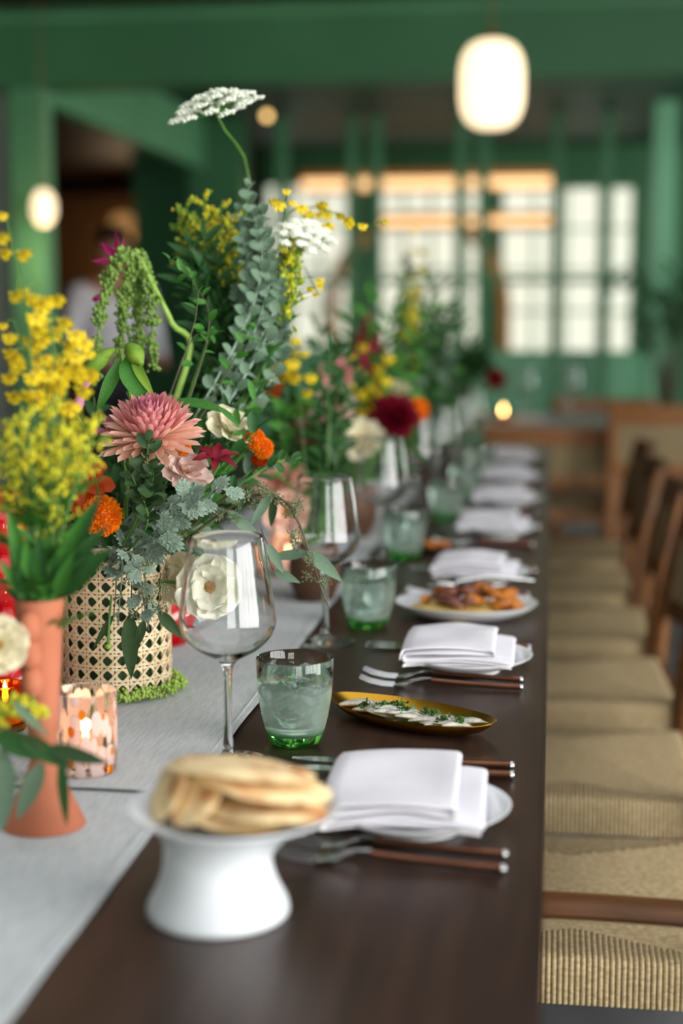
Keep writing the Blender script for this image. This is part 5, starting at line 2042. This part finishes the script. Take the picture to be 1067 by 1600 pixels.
# long bright leaves, lily bud cluster
t = plant('lily_buds', 'nodding green lily buds with broad glossy leaves', 'flower', inb(0.3))
_, pts = stem(t, [WM(t).translation, P(205, 660, 1.66), P(188, 545, 1.64)], 0.003, 0.002, 'stem_lime')
for a, b_, w_ in (((200, 538), (222, 570), 0.62), ((172, 548), (130, 585), 0.42), ((180, 545), (140, 570), 0.30)):
    pa, pb = P(*a, 1.63), P(*b_, 1.62)
    b = MB()
    n = 8
    pts = [pa.lerp(pb, k / n) for k in range(n + 1)]
    b.tube(pts, [0.0012 + (pb - pa).length * w_ / 2 * math.sin(PI * min(0.98, k / n + 0.04)) ** 0.7 for k in range(n + 1)], 12)
    put('bud', b.mesh('bud', 'leaf_lime'), t)
for a, b_, w_, m_ in (((196, 558), (222, 622), 0.50, 'leaf_green'), ((190, 560), (152, 640), 0.22, 'leaf_green'), ((205, 560), (238, 615), 0.2, 'leaf_lime')):
    pa, pb = P(*a, 1.635), P(*b_, 1.62)
    leaf(t, leafm('lance', m_, w_, 0.12, -0.12), pa, pb - pa, (pb - pa).length * 1.1, (0.25, -1, 0.2))
t = plant('lily_leaf', 'long glossy green leaf arching over the cream bloom', 'leaf', inb(0.3))
stem(t, [WM(t).translation, P(240, 690, 1.70), P(262, 628, 1.70)], 0.0015, 0.001)
pa, pb = P(262, 630, 1.70), P(350, 640, 1.68)
leaf(t, leafm('lance', 'leaf_green', 0.24, 0.2, -0.16), pa, pb - pa + Vector((0, 0, 0.006)), (pb - pa).length * 1.15, (0, -0.5, 1))
pa, pb = P(340, 636, 1.68), P(374, 662, 1.67)
leaf(t, leafm('lance', 'leaf_green', 0.24, 0.2, -0.16), pa, pb - pa, (pb - pa).length, (0, -0.5, 1))
t = plant('pink_bud', 'slender pink lily bud beside the yellow goldenrod', 'flower', inb(0.3))
stem(t, [WM(t).translation, P(140, 700, 1.62), P(119, 645, 1.60)], 0.0012, 0.0008)
for a, b_, r_ in (((118, 646), (128, 612), 0.0058), ((124, 612), (145, 590), 0.0034)):
    pa, pb = P(*a, 1.60), P(*b_, 1.60)
    put('bud', MB().tube([pa.lerp(pb, k / 6) for k in range(7)], [0.0008 + r_ * math.sin(PI * min(0.97, k / 6 + 0.05)) for k in range(7)], 10).mesh('bud', 'petal_lilac'), t)
# hanging amaranth, magenta blooms
amaranth(inb(0.3), P(213, 392, 1.86), 'lime green hanging amaranth with drooping tassels', [[P(180, 415, 1.84), P(158, 480, 1.82), P(150, 590, 1.80)], [P(200, 440, 1.85), P(192, 500, 1.84), P(185, 560, 1.84)],
         [P(228, 425, 1.86), P(236, 480, 1.84), P(240, 575, 1.82)], [P(215, 440, 1.87), P(216, 480, 1.86), P(218, 545, 1.85)]], r=0.0135, via=(P(292, 570, 1.88), P(268, 505, 1.86), P(240, 448, 1.85)))
open_flower(P(184, 404, 1.90), (-0.5, -0.4, 0.55), 0.036, inb(), 'bright magenta spidery bloom above the amaranth', 'petal_magenta', ((6, 1.0, 0.8),), 0.26, 'gloriosa_lily', None, kind='lance', curl=0.3)
open_flower(P(160, 462, 1.90), (-0.5, -0.5, -0.3), 0.016, inb(), 'small magenta bud behind the amaranth tassels', 'petal_magenta', ((4, 1.0, 0.4),), 0.5, 'gloriosa_lily', None, kind='lance', curl=0.3)
# thin vines
for k, (pts_) in enumerate((((300, 620), (305, 500), (265, 405)), ((290, 640), (322, 540), (298, 430)), ((270, 640), (285, 560), (335, 520)), ((310, 640), (350, 590), (392, 505)))):
    leafy(inb(0.5), P(*pts_[2], 1.78), ['wiry vine with small leaves rising past the amaranth', 'wiry vine with small leaves before the dark goldenrod', 'short wiry vine behind the lily buds', 'wiry vine before the blue eucalyptus'][k], 9, 0.024, 0.5, 'oval', 'leaf_green',
          'vine', mid=P(*pts_[1], 1.76), start=0.45, r=0.0009, smat='stem_brown', spread=1.3)
# tall back layer: dark goldenrod, blue eucalyptus, lace
RK = []
for k, (px_, py_) in enumerate(((290, 318), (318, 308), (345, 322), (366, 342), (300, 352), (330, 345), (352, 372), (280, 345))):
    o_ = goldenrod(inb(), P(px_, py_, 2.0 + 0.02 * (k % 3)), 'tall green goldenrod with yellowing plume behind the vines', 0.12, 1.0, ('goldenrod_green', 'goldenrod') if k in (0, 4, 7) else ('goldenrod', 'goldenrod_green'), 16, 'tall goldenrod in the basket', 0.034, 'leaf_deep', 0.0020,
              mid=P(330 + 4 * k, 560, 1.92))
    RK.append((o_, -py_))
rank(RK, 'green goldenrod with yellowing plume behind the vines')
RK = []
for k, (px_, py_) in enumerate(((295, 385), (318, 370), (340, 395), (285, 430), (345, 450), (310, 470), (360, 510), (325, 540), (300, 420), (350, 560), (380, 600), (390, 560))):
    o_ = leafy(inb(), P(px_, py_, 1.96), 'dark leafy goldenrod stem in the middle of the basket arrangement', 54, 0.044, 0.30, 'lance', 'leaf_deep', 'foliage_sprig', mid=P(325 + 5 * k, 640, 1.9), start=0.25, taper=0.15, group='dark leafy stems in the basket')
    RK.append((o_, -py_))
rank(RK, 'dark leafy stem in the middle of the basket arrangement')
RK = []
for k, (pa, pm) in enumerate((((388, 292), (395, 480)), ((410, 330), (405, 500)), ((372, 330), (380, 500)), ((425, 400), (420, 520)), ((402, 420), (395, 560)), ((372, 450), (370, 570)), ((440, 500), (420, 600)))):
    o_ = leafy(inb(), P(*pa, 1.94 + 0.02 * (k % 2)), 'blue grey round leaved eucalyptus stem rising from the basket', 24, 0.022, 0.8, 'round', 'leaf_blue', 'eucalyptus_branch', mid=P(*pm, 1.9), pair=True, start=0.25, taper=0.35, spread=1.2, smat='leaf_silver', group='blue eucalyptus stems in the basket')
    RK.append((o_, -pa[1]))
rank(RK, 'blue grey round leaved eucalyptus stem in the basket')
RK = []
for k, (px_, py_) in enumerate(((455, 362), (470, 372), (445, 390), (462, 405))):
    o_ = goldenrod(inb(), P(px_, py_, 1.98), 'bright green goldenrod plume right of the blue eucalyptus', 0.12, 1.2, ('goldenrod_green', 'goldenrod') if k else ('goldenrod', 'goldenrod_green'), 14, 'bright goldenrod right of the eucalyptus', 0.026, 'leaf_green', 0.0024, mid=P(420, 560, 1.92))
    RK.append((o_, -py_))
rank(RK, 'bright green goldenrod plume right of the blue eucalyptus')
umbel(inb(0.3), P(328, 142, 1.93), (-0.22, -0.22, 0.95), 0.064, "tall white queen anne's lace rising above the flowers", P(384, 330, 2.03))
umbel(inb(0.3), P(478, 350, 1.98), (0.25, -0.35, 0.9), 0.045, "pale queen anne's lace beside the yellow orchids", P(430, 500, 2.08))
orchid(inb(0.3), P(585, 352, 1.95), 'yellow orchid spray reaching right over the lace', 13, 0.16, 0.011, mid=P(425, 360, 2.06))
orchid(inb(0.3), P(500, 462, 1.95), 'yellow orchid spray drooping right of the eucalyptus', 5, 0.08, 0.010, mid=P(440, 440, 2.06))
orchid(inb(0.3), P(450, 300, 1.95), 'short yellow orchid spray above the lace', 6, 0.08, 0.010, mid=P(420, 420, 2.06))
# filler foliage inside the arrangement
for k in range(44):
    px_, py_ = RND.uniform(120, 410), RND.uniform(570, 800)
    m_ = RND.choice(['leaf_deep', 'leaf_green', 'leaf_deep', 'leaf_olive', 'leaf_blue'])
    leafy(inb(), P(px_, py_, RND.uniform(1.74, 1.90)), {'leaf_deep': 'dark green leafy stem filling the basket arrangement', 'leaf_green': 'fresh green leafy stem filling the basket arrangement', 'leaf_olive': 'olive green leafy stem filling the basket arrangement', 'leaf_blue': 'blue grey leafy stem filling the basket arrangement'}[m_],
          18, 0.046, RND.choice([0.35, 0.45, 0.55]), RND.choice(['lance', 'oval']), m_, start=0.25, group=m_.replace('leaf_', '') + ' filler stems in the basket')
for k in range(14):
    q = 2 * PI * k / 14
    e = BT + Vector((math.cos(q) * 0.085, math.sin(q) * 0.075, 0.055))
    leafy(inb(), e, 'dark green leafy stem around the basket rim', 12, 0.036, 0.42, 'oval', 'leaf_deep', mid=BT + Vector((math.cos(q) * 0.045, math.sin(q) * 0.04, 0.045)), start=0.2, group='leafy stems around the basket rim')

# ------------------------------------------------------------------ flowers in the terracotta vase
VT = TVB + Vector((0, 0, 0.19))
vy = TVB.y


def inv():
    q = RND.uniform(0, 6.28)
    return VT + Vector((0.011 * math.cos(q), 0.011 * math.sin(q), -0.02))


RK = []
for k, (px_, py_) in enumerate(((18, 660), (62, 700), (108, 668), (150, 660), (30, 728), (84, 735), (118, 690), (5, 770), (50, 780), (72, 770), (40, 650), (80, 640), (-5, 700))):
    o_ = goldenrod(inv(), P(px_, py_, vy + RND.uniform(-0.03, 0.06)), 'yellow goldenrod stem in the terracotta vase', 0.060, 0.9, leaves=9, group='goldenrod in the terracotta vase', width=0.028, fl=0.0016, mid=P(70 + 0.25 * (px_ - 70), 850, vy))
    RK.append((o_, -py_))
rank(RK, 'yellow goldenrod stem in the terracotta vase')
RK = []
for k, (px_, py_, pm) in enumerate(((60, 440, (85, 600)), (100, 505, (90, 620)), (22, 500, (60, 640)), (78, 560, (70, 660)), (10, 340, (45, 520)), (120, 545, (100, 640)))):
    o_ = orchid(inv(), P(px_, py_, vy + 0.05 + 0.02 * (k % 3)), 'frilled yellow orchid spray in the terracotta vase', 14 if k != 4 else 6, 0.10 if k != 4 else 0.12, 0.0105, 'orchid sprays in the terracotta vase', mid=P(*pm, vy + 0.04))
    RK.append((o_, -py_))
rank(RK, 'frilled yellow orchid spray in the terracotta vase')
t = plant('vase_foliage', 'broad green blades around the terracotta vase mouth', 'foliage', VT - Vector((0, 0, 0.02)))
for a, b_, w_ in (((85, 930), (165, 862), 0.32), ((78, 925), (160, 825), 0.18), ((72, 935), (150, 780), 0.16), ((55, 935), (40, 850), 0.30), ((45, 935), (2, 880), 0.26), ((50, 935), (12, 800), 0.18), ((62, 930), (60, 840), 0.22), ((88, 935), (110, 870), 0.25), ((70, 930), (130, 800), 0.14), ((40, 940), (30, 890), 0.3)):
    pa, pb = P(*a, vy - 0.012), P(*b_, vy - 0.035)
    leaf(t, leafm('lance', RND.choice(['leaf_green', 'leaf_deep']), w_, 0.18, -0.10), pa, pb - pa, (pb - pa).length * 1.05, (0.2, -1, 0.35))
for k in range(6):
    leafy(inv(), P(20 + 22 * k, 720 + RND.uniform(-40, 60), vy + 0.02), 'upright green leafy stem in the terracotta vase', 11, 0.036, 0.2, 'lance', 'leaf_green', group='leafy stems in the terracotta vase', start=0.15)

# ------------------------------------------------------------------ bud vase sprigs at the left edge
FB = fv + Vector((0, 0, 0.10))
open_flower(P(-4, 1008, 1.2), (0.5, -0.8, 0.2), 0.028, FB, 'cream white ranunculus in the small white bud vase', 'petal_cream', ((6, 1.0, 0.9), (5, 0.75, 0.6)), 0.95)
RK = []
for px_, py_ in ((10, 1108), (40, 1100), (62, 1112), (5, 1140)):
    o_ = goldenrod(FB, P(px_, py_, 1.19), 'short yellow goldenrod tip in the small white bud vase', 0.03, 0.8, leaves=2, group='goldenrod in the white bud vase', width=0.014, fl=0.0021, mid=P(-20, 1120, 1.2))
    RK.append((o_, -py_))
rank(RK, 'goldenrod tip in the small white bud vase')
t = plant('eucalyptus_branch', 'drooping dark eucalyptus branch in the small white bud vase', 'foliage', FB)
stem(t, [FB, P(-30, 1130, 1.17), P(40, 1150, 1.16), P(100, 1200, 1.16)], 0.0016, 0.0009, 'stem_brown')
for a, b_, w_, m_ in (((72, 1168), (168, 1192), 0.24, 'leaf_olive'), ((95, 1185), (103, 1292), 0.16, 'leaf_deep'), ((-10, 1148), (92, 1185), 0.34, 'leaf_deep'), ((68, 1190), (24, 1282), 0.30, 'leaf_blue'), ((5, 1170), (2, 1300), 0.34, 'leaf_blue'), ((20, 1095), (75, 1150), 0.18, 'leaf_blue'), ((30, 1150), (110, 1200), 0.3, 'leaf_deep')):
    pa, pb = P(*a, 1.16), P(*b_, 1.155)
    leaf(t, leafm('lance', m_, w_, 0.1, -0.06), pa, pb - pa, (pb - pa).length * 1.02, (0.1, -1, 0.4))
seeded(FB, P(18, 1215, 1.18), 'small seeded eucalyptus twig in the white bud vase', P(0, 1160, 1.18), 0, 0.04, 4)


# ------------------------------------------------------------------ arrangements further down the table
def pot(px, py, r, h, label, mname='brown_pot'):
    g = G(px, py)
    pr = [(0, 0), (r * 0.7, 0), (r * 0.95, h * 0.35), (r, h * 0.7), (r * 0.92, h), (r * 0.86, h), (r * 0.9, h * 0.6), (0, h * 0.4)]
    tag(put('flower_pot', MB().lathe(pr, 36).mesh('flower_pot', mname), None, T(g.x, g.y, ZR + 0.0014)), label, 'pot')
    return Vector((g.x, g.y, ZR + h * 0.8))


PB1 = pot(492, 942, 0.042, 0.075, 'brown flower pot behind the second wine glass')
PB2 = pot(545, 842, 0.060, 0.10, 'brown flower pot behind the third wine glass')
PB3 = pot(640, 760, 0.060, 0.10, 'brown flower pot before the fifth wine glass')
PB4 = pot(690, 712, 0.060, 0.10, 'brown flower pot near the far end of the table')
y1, y2, y3, y4 = PB1.y, PB2.y, PB3.y, PB4.y
# first: peach blooms near the second glass
mum(P(440, 755, y1), (0.1, -0.7, 0.5), 0.05, PB1, 'peach dahlia behind the second wine glass', ('petal_pink', 'petal_peach', 'petal_peach'), 46, 'dahlia', W=0.42)
open_flower(P(446, 800, y1 - 0.05), (0.2, -0.9, 0.1), 0.04, PB1, 'blush open bloom low beside the second wine glass', 'petal_peach', ((6, 1.0, 0.9), (5, 0.7, 0.6)), 0.9)
mum(P(475, 690, y1 + 0.1), (-0.1, -0.6, 0.7), 0.052, PB1, 'dusty peach dahlia above the second wine glass', ('petal_rose', 'petal_pink', 'petal_peach'), 46, 'dahlia', W=0.42)
open_flower(P(520, 642, y1 + 0.15), (0.1, -0.8, 0.5), 0.046, PB1, 'pale blush rose above the second wine glass', 'petal_blush', ((7, 1.0, 0.9), (6, 0.75, 0.6), (5, 0.5, 0.3)), 0.85, 'rose', None)
open_flower(P(528, 590, y2), (0.1, -0.7, 0.6), 0.046, PB2, 'salmon rose behind the pale blush rose', 'petal_pink', ((7, 1.0, 0.9), (6, 0.75, 0.6), (5, 0.5, 0.3)), 0.85, 'rose', None)
open_flower(P(418, 610, y1 + 0.1), (0, -0.8, 0.5), 0.030, PB1, 'red orange zinnia right of the basket arrangement', 'petal_scarlet', ((8, 1.0, 1.0), (7, 0.75, 0.7)), 0.55, 'zinnia', 'brown_speck', wave=0.1)
open_flower(P(440, 586, y1 + 0.12), (0, -0.8, 0.5), 0.022, PB1, 'golden yellow zinnia beside the red orange one', 'petal_gold', ((8, 1.0, 1.0), (7, 0.75, 0.7)), 0.55, 'zinnia', 'brown_speck', wave=0.1)
open_flower(P(468, 640, y1 + 0.1), (0, -0.8, 0.5), 0.026, PB1, 'pale lime bloom left of the blush rose', 'leaf_lime', ((8, 1.0, 0.9), (7, 0.7, 0.6)), 0.6, 'zinnia', None)
open_flower(P(565, 690, y2 - 0.1), (0.1, -0.8, 0.5), 0.052, PB2, 'cream hydrangea-like bloom above the third wine glass', 'petal_cream', ((9, 1.0, 0.9), (8, 0.75, 0.65), (6, 0.5, 0.35)), 0.6, 'dahlia', None)
mum(P(616, 652, y2 - 0.05), (0.2, -0.9, 0.2), 0.050, PB2, 'dark burgundy dahlia above the third wine glass', ('petal_burgundy',) * 3, 60, 'dahlia', W=0.4)
marigold(P(652, 640, y2), (0.5, -0.8, 0.2), 0.026, PB2, 'orange marigold beside the burgundy dahlia')
open_flower(P(620, 612, y2), (0.1, -0.4, 0.8), 0.034, PB2, 'cream bloom above the burgundy dahlia', 'petal_cream', ((7, 1.0, 0.9), (6, 0.7, 0.6)), 0.8, 'rose', None)
orchid(PB1, P(470, 530, y1 + 0.1), 'yellow orchid spray behind the red orange zinnia', 9, 0.12, 0.015, mid=P(470, 640, y1))
orchid(PB2, P(560, 540, y2), 'yellow orchid spray above the salmon rose', 10, 0.14, 0.017, mid=P(550, 640, y2))
orchid(PB3, P(655, 360, y3), 'tall yellow orchid spray in the distant arrangement', 14, 0.30, 0.017, mid=P(640, 520, y3))
RK = []
for px_, py_ in ((630, 430), (650, 440), (620, 470)):
    o_ = spire(PB3, P(px_, py_, y3), 'yellow green snapdragon spire in the distant arrangement', 'goldenrod_green' if px_ != 650 else 'goldenrod', 34, 0.016, 'snapdragon spires in the distant arrangement')
    RK.append((o_, -py_))
rank(RK, 'snapdragon spire in the distant arrangement')
RK = []
for k, (px_, py_) in enumerate(((575, 490), (600, 545), (590, 520))):
    o_ = spire(PB2, P(px_, py_, y2 + 0.1), 'red amaranth plume behind the burgundy dahlia', 'amaranth_red', 24, 0.014, 'red amaranth plumes behind the dahlia', 0.3, 'amaranth')
    RK.append((o_, -py_))
rank(RK, 'red amaranth plume behind the burgundy dahlia')
orchid(PB2, P(600, 560, y2 - 0.05), 'yellow orchid spray before the red amaranth', 10, 0.14, 0.017, mid=P(590, 650, y2))
umb = [((690, 500), y3), ((720, 520), y3), ((680, 540), y3), ((735, 545), y4), ((705, 480), y3)]
for k, (p_, y_) in enumerate(umb):
    leafy(PB3 if y_ == y3 else PB4, P(*p_, y_), 'blue grey eucalyptus stem in the distant arrangement', 14, 0.05, 0.8, 'round', 'leaf_blue', 'eucalyptus_branch', pair=True, start=0.3, group='eucalyptus in the distant arrangement')
mum(P(740, 565, y4), (0.0, -0.6, 0.8), 0.07, PB4, 'dark green globe of foliage at the far end', ('leaf_deep', 'leaf_deep', 'leaf_olive'), 70, 'hydrangea', W=0.4)
mum(P(775, 592, y4), (0.2, -0.8, 0.4), 0.04, PB4, 'rust red dahlia at the far end of the table', ('petal_scarlet', 'petal_burgundy', 'petal_burgundy'), 46, 'dahlia', W=0.42)
fills = [(PB1, y1 + 0.05, (405, 560), (540, 760), 30, 0.055), (PB2, y2 + 0.05, (490, 690), (460, 720), 34, 0.07), (PB3, y3, (590, 730), (420, 680), 30, 0.08), (PB4, y4, (680, 748), (500, 650), 16, 0.08)]
nm = ['the peach dahlias', 'the burgundy dahlia', 'the snapdragons', 'the far end flowers']
for k, (pb_, yy, xr_, yr_, n_, L_) in enumerate(fills):
    for j in range(n_):
        m_ = RND.choice(['leaf_deep', 'leaf_green', 'leaf_olive', 'leaf_deep', 'leaf_green'])
        leafy(pb_, P(RND.uniform(*xr_), RND.uniform(*yr_), yy + RND.uniform(-0.06, 0.10)), {'leaf_deep': 'dark green', 'leaf_green': 'fresh green', 'leaf_olive': 'olive green'}[m_] + ' leafy stem among ' + nm[k], 11, L_, RND.choice([0.3, 0.45]), RND.choice(['lance', 'oval']), m_, start=0.25,
              group=m_.replace('leaf_', '') + ' stems among ' + nm[k])

# dark potted shrub beside the green pillar
sh = P(1040, 520, 9.6)
pt = Vector((sh.x, 9.6, 0))
tag(put('planter', MB().lathe([(0, 0), (0.2, 0), (0.26, 0.5), (0.27, 0.55), (0.24, 0.55), (0.22, 0.45), (0, 0.45)], 32).mesh('planter', 'dark_wall'), None, T(pt)), 'dark round planter in front of the green pillar', 'planter')
sb = thing('potted_shrub', 'dark leafy shrub in front of the green pillar', 'shrub', pt + Vector((0, 0, 0.46)))
for j in range(9):
    e = P(1000 + 12 * j, 470 + RND.uniform(-35, 70), 9.6 + RND.uniform(-0.15, 0.15))
    put('branch', MB().tube([pt + Vector((0, 0, 0.44)), pt.lerp(e, 0.5) + Vector((0, 0, 0.35)), e], [0.012, 0.008, 0.004], 6).mesh('branch', 'stem_brown'), sb)
    for i in range(22):
        c = e + rv(RND.uniform(0.05, 0.2))
        leaf(sb, leafm('lance', 'leaf_deep', 0.4, 0.15, -0.2), c, rv(), RND.uniform(0.08, 0.13))
